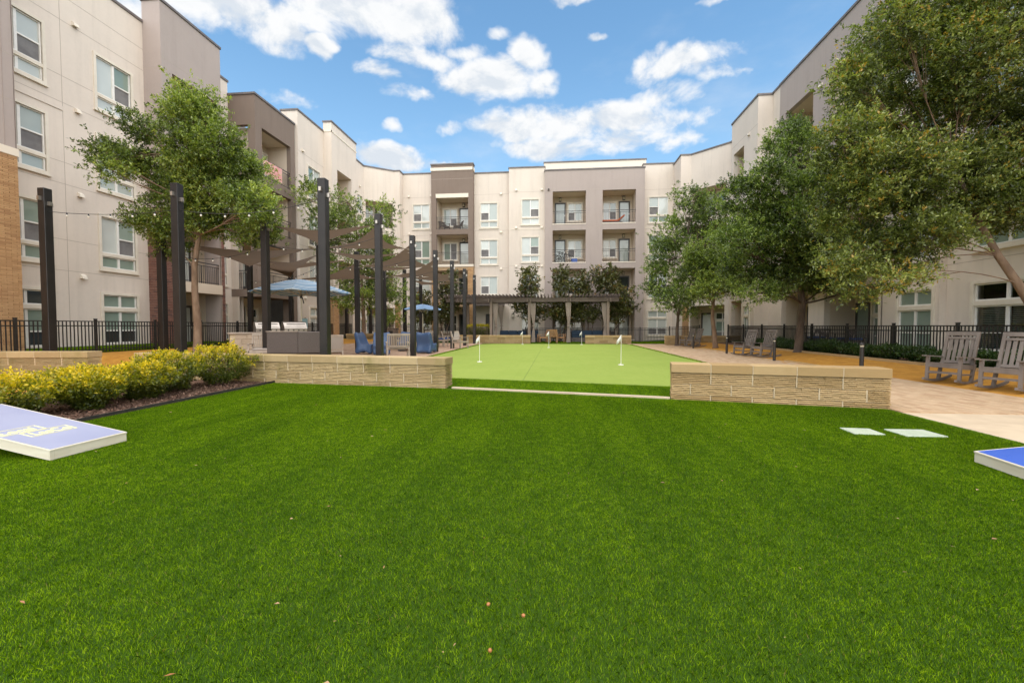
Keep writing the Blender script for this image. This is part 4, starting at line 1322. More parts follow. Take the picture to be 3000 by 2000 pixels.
# utility covers sunk in the turf
W['cover'] = plain('pale_green_plastic', (0.49, 0.55, 0.43), (0.43, 0.49, 0.38), 8.0, 0.5)
for lab, pts in (('smaller pale green valve cover sunk in the turf', ((2469, 1260), (2558, 1263), (2598, 1274), (2509, 1273))), ('larger pale green valve cover sunk in the turf', ((2606, 1263), (2723, 1265), (2783, 1284), (2653, 1279)))):
    q = [at(x, y, 1600.0 / (y - 955.0)) for x, y in pts]
    c0 = sum(q, Vector()) / 4
    t = tag(empty('valve_cover', (c0.x, c0.y, 0)), lab, 'valve cover', 'valve covers in the turf')
    u = (q[1] - q[0]).normalized(); v = Vector((-u.y, u.x, 0))
    W2, H2 = (q[1] - q[0]).length / 2, (q[3] - q[0]).length / 2 + 0.04
    rz = atan2(u.y, u.x)
    MB().bev(-W2, W2, -H2, H2, -0.05, 0.016, 0.006).build('lid', W['cover'], t, rz=rz)
    MB().box(-0.015, 0.015, -0.006, 0.006, 0.015, 0.0175).build('latch', W['cover'], t, rz=rz)

# ------------------------------------------------------------------ bollards
W['bollard'] = plain('bollard_bronze', (0.030, 0.026, 0.025), (0.042, 0.036, 0.034), 6.0, 0.45)
for lab, x, y in (('dark bollard light behind the short stone wall', 8.0, 12.25), ('dark bollard light beside the middle pair of rocking chairs, on the lawn side', 7.85, 16.5), ('dark bollard light beyond the middle pair of rocking chairs', 7.75, 20.6), ('dark bollard light on the lawn side of the farthest rocking chairs', 7.75, 25.4), ('dark bollard light beyond the farthest rocking chairs', 7.8, 29.0)):
    t = tag(empty('bollard_light', (x, y, gz(x, y))), lab, 'bollard', 'bollard lights along the paved walk')
    MB().tube([(0, 0, 0), (0, 0, 0.70)], 0.05, 14).build('shaft', W['bollard'], t, smooth=False)
    MB().tube([(0, 0, 0.70), (0, 0, 0.74)], 0.042, 14).build('lens', W['lampglass'], t)
    MB().lathe([(0.05, 0.74), (0.052, 0.80), (0.03, 0.812), (0.001, 0.813)], 14).build('cap', W['bollard'], t, smooth=True)

# ------------------------------------------------------------------ rocking chairs
W['rocker'] = plain('grey_weathered_slats', (0.195, 0.162, 0.142), (0.14, 0.115, 0.10), 4.0, 0.7, stretch=(1, 1, 0.3), bstr=0.15, bscale=90)
def rocking_chair():
    """faces local -y"""
    t = empty('rocking_chair')
    m = W['rocker']
    tilt = 0.30
    def back(z):          # y of the back post at height z
        return 0.24 + (z - 0.40) * tilt
    for sx in (-0.29, 0.29):
        pts = []
        for i in range(11):
            u = -0.50 + i * 0.11
            pts.append((sx, u + 0.06, 0.03 + 0.32 * (u / 1.15) ** 2))
        mb = MB()
        for p, q in zip(pts[:-1], pts[1:]):
            mb.bar(p, q, 0.045, 0.05)
        mb.build('rocker', m, t)
        MB().bar((sx, -0.30, 0.06), (sx, -0.27, 0.60), 0.06, 0.05, (0, 1, 0)).build('leg', m, t)
        MB().bar((sx, 0.15, 0.04), (sx, 0.26, 0.44), 0.06, 0.05, (0, 1, 0)).build('leg', m, t)
        MB().bar((sx * 0.93, back(0.36), 0.36), (sx * 0.93, back(1.16), 1.16), 0.055, 0.045, (0, 1, 0)).build('back_post', m, t)
        MB().bar((sx * 1.06, -0.38, 0.615), (sx * 1.06, back(0.57) + 0.03, 0.575), 0.10, 0.026).build('armrest', m, t)
        MB().bar((sx, -0.28, 0.40), (sx, back(0.38), 0.36), 0.03, 0.10).build('seat_rail', m, t)
        MB().bar((sx, -0.28, 0.22), (sx, 0.19, 0.20), 0.03, 0.04).build('stretcher', m, t)
    MB().bar((-0.27, -0.29, 0.41), (0.27, -0.29, 0.41), 0.03, 0.11).build('front_apron', m, t)
    MB().bar((-0.27, -0.285, 0.24), (0.27, -0.285, 0.24), 0.03, 0.05).build('stretcher', m, t)
    for i in range(6):
        y = -0.27 + i * 0.095
        MB().bar((-0.275, y, 0.452 - 0.05 * sin((i + 0.3) / 5.3 * pi) - 0.008 * i), (0.275, y, 0.452 - 0.05 * sin((i + 0.3) / 5.3 * pi) - 0.008 * i), 0.078, 0.02).build('seat_slat', m, t)
    for z, h in ((1.12, 0.09), (1.02, 0.05), (0.47, 0.06)):
        MB().bar((-0.25, back(z), z), (0.25, back(z), z), 0.025, h, (0, tilt, 1)).build('back_rail', m, t)
    for i in range(5):
        x = -0.19 + i * 0.095
        MB().bar((x, back(0.48) + 0.015 + 0.02 * sin(pi * 0), 0.48), (x, back(1.02) + 0.01, 1.02), 0.062, 0.016, (0, 1, 0)).build('back_slat', m, t)
    return t
rc = rocking_chair()
RG = 'grey slatted rocking chairs by the walk'
for i, (lab, x, y, rz) in enumerate((
        ('grey slatted rocking chair nearest the camera, cut by the picture edge', 8.45, 9.0, -66), ('grey slatted rocking chair second nearest, before the black fence', 8.40, 10.15, -64),
        ('grey slatted rocking chair of the middle pair, standing nearer', 8.15, 18.1, -76), ('grey slatted rocking chair of the middle pair, standing farther', 7.95, 19.25, -72),
        ('grey slatted rocking chair of the farthest pair, standing nearer', 8.15, 26.6, -76), ('grey slatted rocking chair of the farthest pair, standing farther', 8.05, 27.7, -74))):
    o = rc if i == 0 else copy_tree(rc)
    o.location = (x, y, gz(x, y) + 0.012); o.rotation_euler = (0, 0, radians(rz)); o.scale = (0.93,) * 3; tag(o, lab, 'rocking chair', RG)

# ------------------------------------------------------------------ patio furniture
W['teak'] = plain('weathered_grey_teak', (0.40, 0.33, 0.27), (0.33, 0.27, 0.215), 5.0, 0.75, stretch=(1, 1, 0.4))
W['sling'] = plain('grey_sling', (0.36, 0.31, 0.27), None, rough=0.8, bstr=0.2, bscale=200)
W['cushion'] = plain('blue_cushion', (0.035, 0.075, 0.22), (0.03, 0.065, 0.19), 8.0, 0.9)
W['warmwood'] = plain('warm_teak', (0.40, 0.215, 0.10), (0.33, 0.175, 0.08), 8.0, 0.6)
def armchair(name, m, cushion=True, slats=9, w=0.62, seat_z=0.40, top=0.93, sling=False):
    """faces local -y"""
    t = empty(name)
    back = lambda z: 0.27 + (z - seat_z) * 0.28
    for sx in (-w / 2, w / 2):
        MB().bar((sx, -0.30, 0), (sx, -0.30, 0.62), 0.05, 0.05, (0, 1, 0)).build('leg', m, t)
        MB().bar((sx, 0.30, 0), (sx, back(0.45), 0.45), 0.05, 0.05, (0, 1, 0)).build('leg', m, t)
        MB().bar((sx, back(0.42), 0.42), (sx, back(top), top), 0.045, 0.045, (0, 1, 0)).build('back_post', m, t)
        MB().bar((sx, -0.36, 0.63), (sx, back(0.62), 0.60), 0.075, 0.026).build('armrest', m, t)
        MB().bar((sx, -0.30, seat_z - 0.05), (sx, 0.28, seat_z - 0.06), 0.03, 0.07).build('seat_rail', m, t)
    for z, h in ((top - 0.03, 0.07), (seat_z + 0.08, 0.05)):
        MB().bar((-w / 2, back(z), z), (w / 2, back(z), z), 0.03, h, (0, .28, 1)).build('back_rail', m, t)
    if sling:
        MB().bar((0, back(seat_z + 0.1), seat_z + 0.1), (0, back(top - .06), top - .06), w - 0.05, 0.015, (0, 1, 0)).build('back_sling', W['sling'], t)
    else:
        for i in range(slats):
            x = -w / 2 + w * (i + 1) / (slats + 1)
            MB().bar((x, back(seat_z + 0.1), seat_z + 0.1), (x, back(top - .06), top - .06), 0.032, 0.014, (0, 1, 0)).build('back_slat', m, t)
    MB().bar((-w / 2, -0.31, seat_z - 0.04), (w / 2, -0.31, seat_z - 0.04), 0.03, 0.08).build('front_apron', m, t)
    for i in range(6):
        y = -0.27 + i * 0.10
        MB().bar((-w / 2 + 0.02, y, seat_z), (w / 2 - 0.02, y, seat_z), 0.08, 0.018).build('seat_slat', m, t)
    if cushion:
        MB().bev(-w / 2 + 0.04, w / 2 - 0.04, -0.3, 0.24, seat_z + 0.012, seat_z + 0.085, 0.02).build('cushion', W['cushion'], t)
    return t
def put(o, px, py, depth, rz, lab, cat, group=None):
    p = at(px, py, depth)
    o.location = (p.x, p.y, gz(p.x, p.y) + 0.012); o.rotation_euler = (0, 0, radians(rz))
    return tag(o, lab, cat, group)
AG = 'grey wooden armchairs on the patio'
ac = armchair('garden_armchair', W['teak'], False, 11, 0.78, 0.40, 0.95)
put(ac, 1165, 1000, 16.6, 205, 'grey slatted garden armchair seen from behind, before the blue moulded chairs', 'armchair', AG)
MB().bev(-0.28, 0.28, -0.30, 0.26, 0.412, 0.47, 0.02).build('cushion', W['sling'], ac)
sc_ = armchair('garden_armchair', W['teak'], False, 0, 0.62, 0.40, 0.95, True)
put(sc_, 1348, 1000, 24.3, 60, 'grey sling armchair beside the sixth post by the green', 'armchair', AG)
o = copy_tree(sc_); put(o, 972, 1000, 14.4, -150, 'grey armchair behind the first post by the green, beside the wicker sofa', 'armchair', AG)
o = copy_tree(ac); put(o, 772, 1000, 14.6, 25, 'pale slatted armchair squeezed between grill island and wicker sofa', 'armchair', AG)

# dining set under the far umbrella
DG = 'dining chairs under the far umbrella'
dc = armchair('dining_chair', W['teak'], True, 7, 0.52, 0.44, 0.92)
for i, (px, dep, rz, lab) in enumerate(((1178, 26.2, -70, 'dining chair on the patio side of the far umbrella table'), (1215, 24.7, 175, 'dining chair turned away, before the far umbrella table'), (1256, 27.6, 10, 'dining chair behind the far umbrella table'), (1293, 26.0, 80, 'dining chair with blue cushion on the green side of the far umbrella table'), (1312, 27.6, 100, 'dining chair between the far umbrella table and the sling armchair'))):
    o = dc if i == 0 else copy_tree(dc)
    put(o, px, 1000, dep, rz, lab, 'dining chair', DG)
tb = empty('dining_table')
MB().lathe([(0.0, 0.70), (0.60, 0.70), (0.60, 0.735), (0.0, 0.74)], 24).build('table_top', W['teak'], tb)
for k in range(4):
    a_ = pi / 4 + k * pi / 2
    MB().bar((0.12 * cos(a_), 0.12 * sin(a_), 0.70), (0.42 * cos(a_), 0.42 * sin(a_), 0.0), 0.05, 0.05).build('leg', W['teak'], tb)
put(tb, 1240, 1000, 26.2, 0, 'round grey dining table under the far blue umbrella', 'table')

# blue moulded rocking chairs
W['moulded'] = plain('blue_moulded_plastic', (0.046, 0.088, 0.185), (0.054, 0.10, 0.205), 3.0, 0.33, spec=0.5)
def moulded_chair():
    prof = [(-0.42, 0.34), (-0.46, 0.42), (-0.40, 0.47), (-0.28, 0.43), (-0.12, 0.36), (0.02, 0.36), (0.10, 0.46), (0.16, 0.66), (0.22, 0.86), (0.29, 0.98), (0.37, 1.0),
            (0.42, 0.93), (0.40, 0.78), (0.34, 0.60), (0.29, 0.42), (0.33, 0.24), (0.40, 0.12), (0.36, 0.02), (0.24, 0.0), (0.10, 0.08), (-0.06, 0.12), (-0.20, 0.08), (-0.32, 0.0), (-0.40, 0.02), (-0.43, 0.12), (-0.40, 0.24)]
    t = empty('moulded_chair')
    mb = MB()
    xs = [x * 0.82 for x in (-0.44, -0.42, -0.37, -0.25, -0.12, 0, 0.12, 0.25, 0.37, 0.42, 0.44)]
    cy, cz = sum(p[0] for p in prof) / len(prof), sum(p[1] for p in prof) / len(prof)
    K = len(prof)
    for x in xs:
        e = abs(x) / 0.361
        s = 1.0 - 0.10 * (1 - min(1, e / 0.8) ** 2) if e < 0.85 else (1.0 - 0.55 * ((e - 0.85) / 0.15) ** 2 * 0.35)
        for y, z in prof:
            mb.v.append((x, cy + (y - cy) * s, cz * (1.0) + (z - cz) * s - 0.0))
    for i in range(len(xs) - 1):
        for k in range(K):
            a_, b_ = i * K + k, i * K + (k + 1) % K
            mb.f.append((a_, a_ + K, b_ + K, b_))
    mb.f.append(tuple(range(K))); mb.f.append(tuple((len(xs) - 1) * K + k for k in range(K))[::-1])
    me = mb.mesh('moulded_body', W['moulded'], True)
    o = piece('shell', me, t)
    md = o.modifiers.new('smooth', 'SUBSURF'); md.levels = 1; md.render_levels = 1
    o.modifiers.new('normals', 'WEIGHTED_NORMAL') if False else None
    return t
bc = moulded_chair()
BG = 'blue moulded rocking chairs'
for i, (px, dep, rz, lab) in enumerate(((1072, 19.6, 88, 'blue moulded chair in side view, farthest from the green'), (1118, 19.0, 20, 'blue moulded chair behind the second post by the green'), (1249, 19.9, 172, 'blue moulded chair seen from behind, next to the green'), (1190, 21.8, 5, 'blue moulded chair half hidden behind the grey garden armchair'))):
    o = bc if i == 0 else copy_tree(bc)
    put(o, px, 1000, dep, rz, lab, 'rocking chair', BG)

# dark wicker sectional, seen from behind
def wicker(name):
    m, t, b, _ = material(name)
    p = pos(t)
    w1 = t.new('ShaderNodeTexWave', wave_type='BANDS', bands_direction='Z'); w1.inputs['Scale'].default_value = 22.0; w1.inputs['Distortion'].default_value = 1.5
    w2 = t.new('ShaderNodeTexWave', wave_type='BANDS', bands_direction='DIAGONAL'); w2.inputs['Scale'].default_value = 30.0; w2.inputs['Distortion'].default_value = 2.0
    t.link(p, w1.inputs[0]); t.link(p, w2.inputs[0])
    h = t.math('MULTIPLY', w1.outputs['Fac'], w2.outputs['Fac'])
    t.link(t.mix(h, (0.060, 0.046, 0.040), (0.185, 0.145, 0.125)), b.inputs['Base Color'])
    b.inputs['Roughness'].default_value = 0.55
    bump(t, b, h, 0.6, 0.008)
    return m
W['wicker'] = wicker('dark_brown_wicker')
t = empty('wicker_sofa')
p = at(872, 1000, 11.9)
t.location = (p.x, p.y, gz(p.x, p.y)); t.rotation_euler = (0, 0, radians(5))
tag(t, 'dark brown wicker corner sofa seen from behind over the mossy wall', 'sofa')
MB().bev(-0.86, 0.0, 0.0, 0.16, 0.50, 1.10, 0.02).build('backrest', W['wicker'], t)
MB().bev(-0.84, -0.012, 0.012, 0.80, 0.04, 0.485, 0.02).build('seat_base', W['wicker'], t)
MB().bev(-0.84, -0.02, 0.18, 0.80, 0.49, 0.60, 0.03).build('cushion', W['cushion'], t)
o = MB().bev(0.004, 0.80, 0.0, 0.16, 0.50, 1.10, 0.02).build('backrest', W['wicker'], t, rz=radians(32))
o = MB().bev(0.02, 0.78, 0.012, 0.80, 0.04, 0.485, 0.02).build('seat_base', W['wicker'], t, rz=radians(32))
MB().bev(0.14, 0.76, 0.18, 0.80, 0.49, 0.60, 0.03).build('cushion', W['cushion'], t, rz=radians(32))
MB().bar((-0.87, 0.08, 1.105), (0.0, 0.08, 1.105), 0.18, 0.02).build('top_rail', W['teak'], t)

# grill island with two grills
W['islandstone'] = stone_mat('island_block', (0.47, 0.37, 0.28), (0.41, 0.32, 0.235), (0.36, 0.29, 0.20), 0.1)
p0_, p1_ = at(672, 1000, 15.6), at(870, 1000, 16.6)
rz = atan2(p1_.y - p0_.y, p1_.x - p0_.x)
L_ = (Vector((p1_.x, p1_.y)) - Vector((p0_.x, p0_.y))).length
t = tag(empty('grill_island', (p0_.x, p0_.y, gz(p0_.x, p0_.y) - 0.05), rz), 'tan stone grill counter behind the wicker sofa', 'counter')
MB().box(0.02, L_ - 0.02, 0.02, 0.78, 0.0, 0.74).build('counter_core', W['mortar'], t)
bm = MB().bev(0, 0.355, 0, 0.10, 0, 0.176, 0.006).mesh('block', W['islandstone'])
em = MB().bev(0, 0.10, 0, 0.355, 0, 0.176, 0.006).mesh('block', W['islandstone'])
for r in range(4):
    for k in range(int(L_ / 0.36) + 1):
        u = k * 0.36 - (0.18 if r % 2 else 0)
        if u > -0.02 and u + 0.355 < L_ + 0.02:
            piece('block', bm, t, (max(0, u), -0.01, 0.012 + r * 0.182))
    for k in range(2):
        piece('block', em, t, (L_ - 0.09, 0.06 + 0.36 * k, 0.012 + r * 0.182))
        piece('block', em, t, (-0.01, 0.06 + 0.36 * k, 0.012 + r * 0.182))
MB().bev(-0.06, L_ + 0.05, -0.06, 0.86, 0.742, 0.80, 0.008).build('counter_top', W['teak'], t)
MB().tube([(1.0, -0.03, 0.60), (1.0, -0.05, 0.60)], 0.05, 12).build('outlet_cover', W['steel'], t)
isl = t
def grill():
    t = empty('gas_grill')
    MB().box(-0.40, 0.40, -0.30, 0.30, 0, 0.13).build('fire_box', W['steel'], t)
    mb = MB()
    pr = [(-0.30, 0.135), (-0.27, 0.20), (-0.10, 0.36), (0.10, 0.40), (0.26, 0.34), (0.30, 0.135)]
    K = len(pr)
    mb.v = [(x, y, z) for x in (-0.40, 0.40) for y, z in pr]
    mb.f = [(k, k + 1, K + k + 1, K + k) for k in range(K - 1)] + [tuple(range(K))[::-1], tuple(range(K, 2 * K))]
    mb.build('lid', W['steel'], t)
    MB().tube([(-0.32, -0.27, 0.30), (0.32, -0.27, 0.30)], 0.015, 8).build('handle', W['black'], t)
    for k in range(4):
        MB().tube([(-0.27 + 0.18 * k, -0.30, 0.07), (-0.27 + 0.18 * k, -0.34, 0.07)], 0.026, 10).build('knob', W['black'], t)
    return t
gr = grill()
for i, (u, lab) in enumerate(((1.15, 'stainless gas grill on the counter, half behind a black post'), (2.08, 'stainless gas grill on the counter end toward the green'))):
    o = gr if i == 0 else copy_tree(gr)
    q = Vector((p0_.x, p0_.y, 0)) + Vector((cos(rz) * u - sin(rz) * 0.42, sin(rz) * u + cos(rz) * 0.42, 0))
    o.location = (q.x, q.y, isl.location.z + 0.802); o.rotation_euler = (0, 0, rz + radians(12))
    tag(o, lab, 'grill', 'stainless grills on the counter')

# umbrellas
def striped(name):
    m, t, b, out = material(name)
    tc = t.new('ShaderNodeTexCoord').outputs['Object']
    sp = t.new('ShaderNodeSeparateXYZ'); t.link(tc, sp.inputs[0])
    r = t.math('SQRT', t.math('ADD', t.math('MULTIPLY', sp.outputs[0], sp.outputs[0]), t.math('MULTIPLY', sp.outputs[1], sp.outputs[1])))
    w = t.math('SINE', t.math('MULTIPLY', r, 34.0))
    w2 = t.math('SINE', t.math('MULTIPLY', r, 13.0))
    col = t.mix(t.ramp(t.math('ADD', w, t.math('MULTIPLY', w2, 0.6)), -0.25, 0.35), (0.15, 0.29, 0.47), (0.50, 0.58, 0.64))
    t.link(col, b.inputs['Base Color'])
    b.inputs['Roughness'].default_value = 0.85
    tr = t.new('ShaderNodeBsdfTranslucent'); t.link(col, tr.inputs['Color'])
    mx = t.new('ShaderNodeMixShader'); mx.inputs[0].default_value = 0.07
    t.link(b.outputs[0], mx.inputs[1]); t.link(tr.outputs[0], mx.inputs[2]); t.link(mx.outputs[0], out.inputs[0])
    return m
W['striped'] = striped('striped_blue_canvas')
W['bluecanvas'] = plain('light_blue_canvas', (0.24, 0.38, 0.60), (0.22, 0.35, 0.56), 2.0, 0.85)
W['alu'] = plain('champagne_aluminium', (0.55, 0.48, 0.37), None, rough=0.35, metal=0.5)
def umbrella(px, depth, R, rim, apex, mat, lab):
    p = at(px, 1000, depth)
    g0 = gz(p.x, p.y)
    t = tag(empty('patio_umbrella', (p.x, p.y, g0)), lab, 'umbrella', 'blue patio umbrellas')
    rim -= g0; apex -= g0
    n = 8
    mb = MB()
    rings = [(0.0, 1.0), (0.10, 0.985), (0.35, 0.80), (0.65, 0.46), (1.0, 0.0)]
    base = []
    for fr_, hz in rings:
        row = []
        for k in range(n * 4):
            a_ = 2 * pi * k / (n * 4) + pi / 8
            seg = (k % 4) / 4
            flat = cos(pi / n) / cos((seg - 0.5) * 2 * pi / n)
            sagz = -0.05 * fr_ * sin(pi * seg)
            row.append((fr_ * R * flat * cos(a_), fr_ * R * flat * sin(a_), rim + (apex - rim) * hz + sagz))
        base.append(row)
    for row in base:
        mb.v += row
    M = n * 4
    for i in range(len(rings) - 1):
        for k in range(M):
            mb.f.append((i * M + k, i * M + (k + 1) % M, (i + 1) * M + (k + 1) % M, (i + 1) * M + k))
    cv = mb.build('canopy', W[mat], t)
    mb = MB()
    for k in range(M):
        mb.v += [base[-1][k], (base[-1][k][0] * 1.004, base[-1][k][1] * 1.004, base[-1][k][2] - 0.035)]
    for k in range(M):
        mb.f.append((2 * k, 2 * ((k + 1) % M), 2 * ((k + 1) % M) + 1, 2 * k + 1))
    mb.build('valance', W[mat], t)
    MB().tube([(0, 0, 0.05), (0, 0, apex + 0.05)], 0.03, 10).build('pole', W['alu'], t)
    MB().tube([(0, 0, rim - 0.28), (0, 0, rim - 0.12)], 0.055, 10).build('hub', W['black'], t)
    MB().bar((0.06, 0.0, rim - 0.25), (0.13, 0.0, rim - 0.52), 0.03, 0.03).build('crank', W['black'], t)
    MB().lathe([(0.0, 0.10), (0.28, 0.09), (0.34, 0.0)], 18).build('base_weight', W['black'], t)
    for k in range(n):
        a_ = 2 * pi * k / n + pi / 8
        rb = MB().bar((0.05 * cos(a_), 0.05 * sin(a_), apex - 0.03), (R * 0.985 * cos(a_), R * 0.985 * sin(a_), rim - 0.025), 0.022, 0.028).build('rib', W['alu'], t)
        MB().bar((0.05 * cos(a_), 0.05 * sin(a_), rim - 0.18), (R * 0.55 * cos(a_), R * 0.55 * sin(a_), rim + (apex - rim) * 0.53 - 0.05), 0.018, 0.022).build('strut', W['alu'], rb)
umbrella(884, 19.7, 2.12, 2.78, 3.33, 'striped', 'large striped blue umbrella behind the wicker sofa')
umbrella(1239, 26.2, 1.10, 2.28, 2.55, 'bluecanvas', 'plain light blue umbrella over the far dining table')

# notice board on a post
W['notice'] = plain('pale_teal_notice', (0.25, 0.44, 0.50), (0.30, 0.48, 0.54), 14.0, 0.5)
p = at(894, 1000, 22.0)
t = tag(empty('notice_sign', (p.x, p.y, gz(p.x, p.y)), 0.2), 'pale teal notice sign on a post behind the grills', 'sign')
MB().box(-0.13, 0.13, -0.012, 0.012, 0.80, 1.30).build('sign_panel', W['notice'], t)
MB().box(-0.02, 0.02, 0.013, 0.045, 0, 1.34).build('sign_post', W['black'], t)
# bin beside the moulded chairs
p = at(1150, 1000, 27.0)
t = tag(empty('litter_bin', (p.x, p.y, gz(p.x, p.y))), 'brown square litter bin behind the blue moulded chairs', 'bin')
MB().bev(-0.28, 0.28, -0.28, 0.28, 0.0, 1.0, 0.02).build('bin_body', W['brown'], t)
MB().bev(-0.30, 0.30, -0.30, 0.30, 1.0, 1.08, 0.02).build('bin_lid', W['brown'], t)
MB().box(-0.12, 0.12, -0.287, -0.281, 0.72, 0.9).build('bin_opening', W['black'], t)

# ------------------------------------------------------------------ pergola
W['pergola'] = plain('grey_brown_timber', (0.10, 0.073, 0.060), (0.14, 0.105, 0.088), 5.0, 0.75, stretch=(0.3, 1, 1), bstr=0.2)
W['pergpost'] = plain('taupe_timber_post', (0.235, 0.18, 0.145), (0.185, 0.14, 0.11), 5.0, 0.75, stretch=(1, 1, 0.25))
W['curtain'] = plain('taupe_curtain', (0.33, 0.27, 0.225), (0.28, 0.225, 0.19), 6.0, 0.9, stretch=(4, 4, 0.3))
PX0, PX1 = at(1300, 870, 32.0), at(1812, 870, 31.6)
t = tag(empty('pergola', (0, 32.2, 0)), 'dark timber pergola with slatted roof behind the putting green', 'pergola')
xs = [at(px, 990, 32.0).x for px in (1345, 1436, 1550, 1665, 1779)]
ZB = 3.02
for x in xs:
    for dy in (0.0, 2.6):
        if x == xs[0] and dy == 0:
            continue
        MB().bev(x - 0.10, x + 0.10, dy - 0.10, dy + 0.10, 0.0, ZB, 0.01).build('post', W['pergpost'], t)
    for s in (-0.15, 0.11):
        MB().box(x + s, x + s + 0.04, -0.5, 3.1, ZB - 0.02, ZB + 0.22).build('cross_beam', W['pergpost'], t)
for y_ in (-0.16, 0.12, 2.45, 2.72):
    MB().box(PX0.x, PX1.x, y_, y_ + 0.05, ZB + 0.0, ZB + 0.30).build('long_beam', W['pergola'], t)
ns = int((PX1.x - PX0.x) / 0.25)
raf = MB()
raf.add([(-0.02, -0.75, 0.06), (0.02, -0.75, 0.06), (0.02, -0.62, 0.0), (-0.02, -0.62, 0.0), (-0.02, 3.3, 0.0), (0.02, 3.3, 0.0), (-0.02, -0.75, 0.24), (0.02, -0.75, 0.24), (0.02, 3.3, 0.24), (-0.02, 3.3, 0.24)],
        [(0, 1, 7, 6), (6, 7, 8, 9), (0, 6, 9, 4, 3), (1, 2, 5, 8, 7), (0, 3, 2, 1), (3, 4, 5, 2), (4, 9, 8, 5)])
raf = raf.mesh('rafter', W['pergola'])
for i in range(ns + 1):
    piece('rafter', raf, t, (PX0.x + 0.04 + (PX1.x - PX0.x - 0.08) * i / ns, 0, ZB + 0.302))
def curtain(x, y, w, name='curtain'):
    mb = MB()
    rows = [(2.95, 1.0, 0.0), (2.2, 0.8, 0.02), (1.35, 0.30, 0.06), (1.2, 0.26, 0.06), (0.8, 0.5, 0.04), (0.05, 0.75, 0.02)]
    n = 18
    for z, f, sh in rows:
        for k in range(n + 1):
            u = k / n
            mb.v.append((sh + (u - 0.5) * w * f, 0.045 * sin(u * 6 * 2 * pi) * (0.5 + 0.5 * f), z))
    for i in range(len(rows) - 1):
        for k in range(n):
            a_ = i * (n + 1) + k
            mb.f.append((a_, a_ + n + 1, a_ + n + 2, a_ + 1))
    o = mb.build(name, W['curtain'], t, (x, y, 0), smooth=True)
    MB().box(-0.06, 0.18, -0.07, 0.07, 1.24, 1.30).build('tie_band', W['curtain'], o)
for x, y in ((xs[1] + 0.30, 0.1), (xs[1] + 0.42, 2.4), (xs[2] + 0.27, 0.0), (xs[3] - 0.02, -0.16), (xs[3] + 0.30, 2.4), (xs[4] - 0.25, 0.1)):
    curtain(x, y, 0.42)
# sofas and chairs under it
def lounge_sofa(lab, x, y, w, rz=0.0):
    s = tag(empty('lounge_sofa', (x, y, 0.01), rz), lab, 'sofa', 'blue lounge sofas under the pergola')
    MB().bev(-w / 2, w / 2, -0.40, 0.40, 0.05, 0.38, 0.02).build('seat_base', W['wicker'], s)
    MB().bev(-w / 2, w / 2, 0.25, 0.42, 0.38, 0.84, 0.03).build('backrest', W['wicker'], s)
    n = max(2, round(w / 0.75))
    for i in range(n):
        u0, u1 = -w / 2 + 0.02 + (w - 0.04) * i / n, -w / 2 + 0.02 + (w - 0.04) * (i + 1) / n
        MB().bev(u0 + 0.01, u1 - 0.01, -0.40, 0.22, 0.385, 0.52, 0.03).build('cushion', W['bluecush'], s)
        MB().bev(u0 + 0.01, u1 - 0.01, 0.06, 0.24, 0.525, 0.90, 0.04).build('back_cushion', W['bluecush'], s)
W['bluecush'] = plain('steel_blue_cushion', (0.018, 0.035, 0.058), (0.022, 0.040, 0.066), 6.0, 0.9)
lounge_sofa('blue cushioned sofa behind the wall below the yellow hedge', at(1500, 990, 33).x, 33.6, 2.1)
lounge_sofa('blue cushioned sofa between the pergola curtains and the stone wall', at(1720, 990, 33).x, 33.4, 2.4)
lounge_sofa('blue cushioned armchair half behind a pergola post', at(1566, 990, 33).x, 33.0, 0.9, 0.6)
wc = armchair('wooden_chair', W['warmwood'], False, 0, 0.50, 0.45, 0.98)
for i in range(5):
    z = 0.56 + i * 0.08
    MB().bar((-0.23, 0.27 + (z - .45) * .28, z), (0.23, 0.27 + (z - .45) * .28, z), 0.015, 0.05, (0, .28, 1)).build('back_slat', W['warmwood'], wc)
for i, (px, dep, rz, lab) in enumerate(((1622, 31.9, 178, 'warm wooden slat-back chair turned away, in the middle under the pergola'), (1590, 32.2, -70, 'warm wooden slat-back chair under the pergola, on the hedge side'), (1643, 32.4, 75, 'warm wooden slat-back chair under the pergola, on the sofa side'))):
    o = wc if i == 0 else copy_tree(wc)
    put(o, px, 1000, dep, rz, lab, 'chair', 'wooden chairs under the pergola')
tb = empty('low_table')
MB().bev(-0.45, 0.45, -0.45, 0.45, 0.66, 0.71, 0.01).build('table_top', W['warmwood'], tb)
for sx in (-0.4, 0.4):
    for sy in (-0.4, 0.4):
        MB().box(sx - 0.03, sx + 0.03, sy - 0.03, sy + 0.03, 0, 0.66).build('leg', W['warmwood'], tb)
put(tb, 1617, 1000, 33.0, 0, 'square wooden table between the wooden chairs under the pergola', 'table')

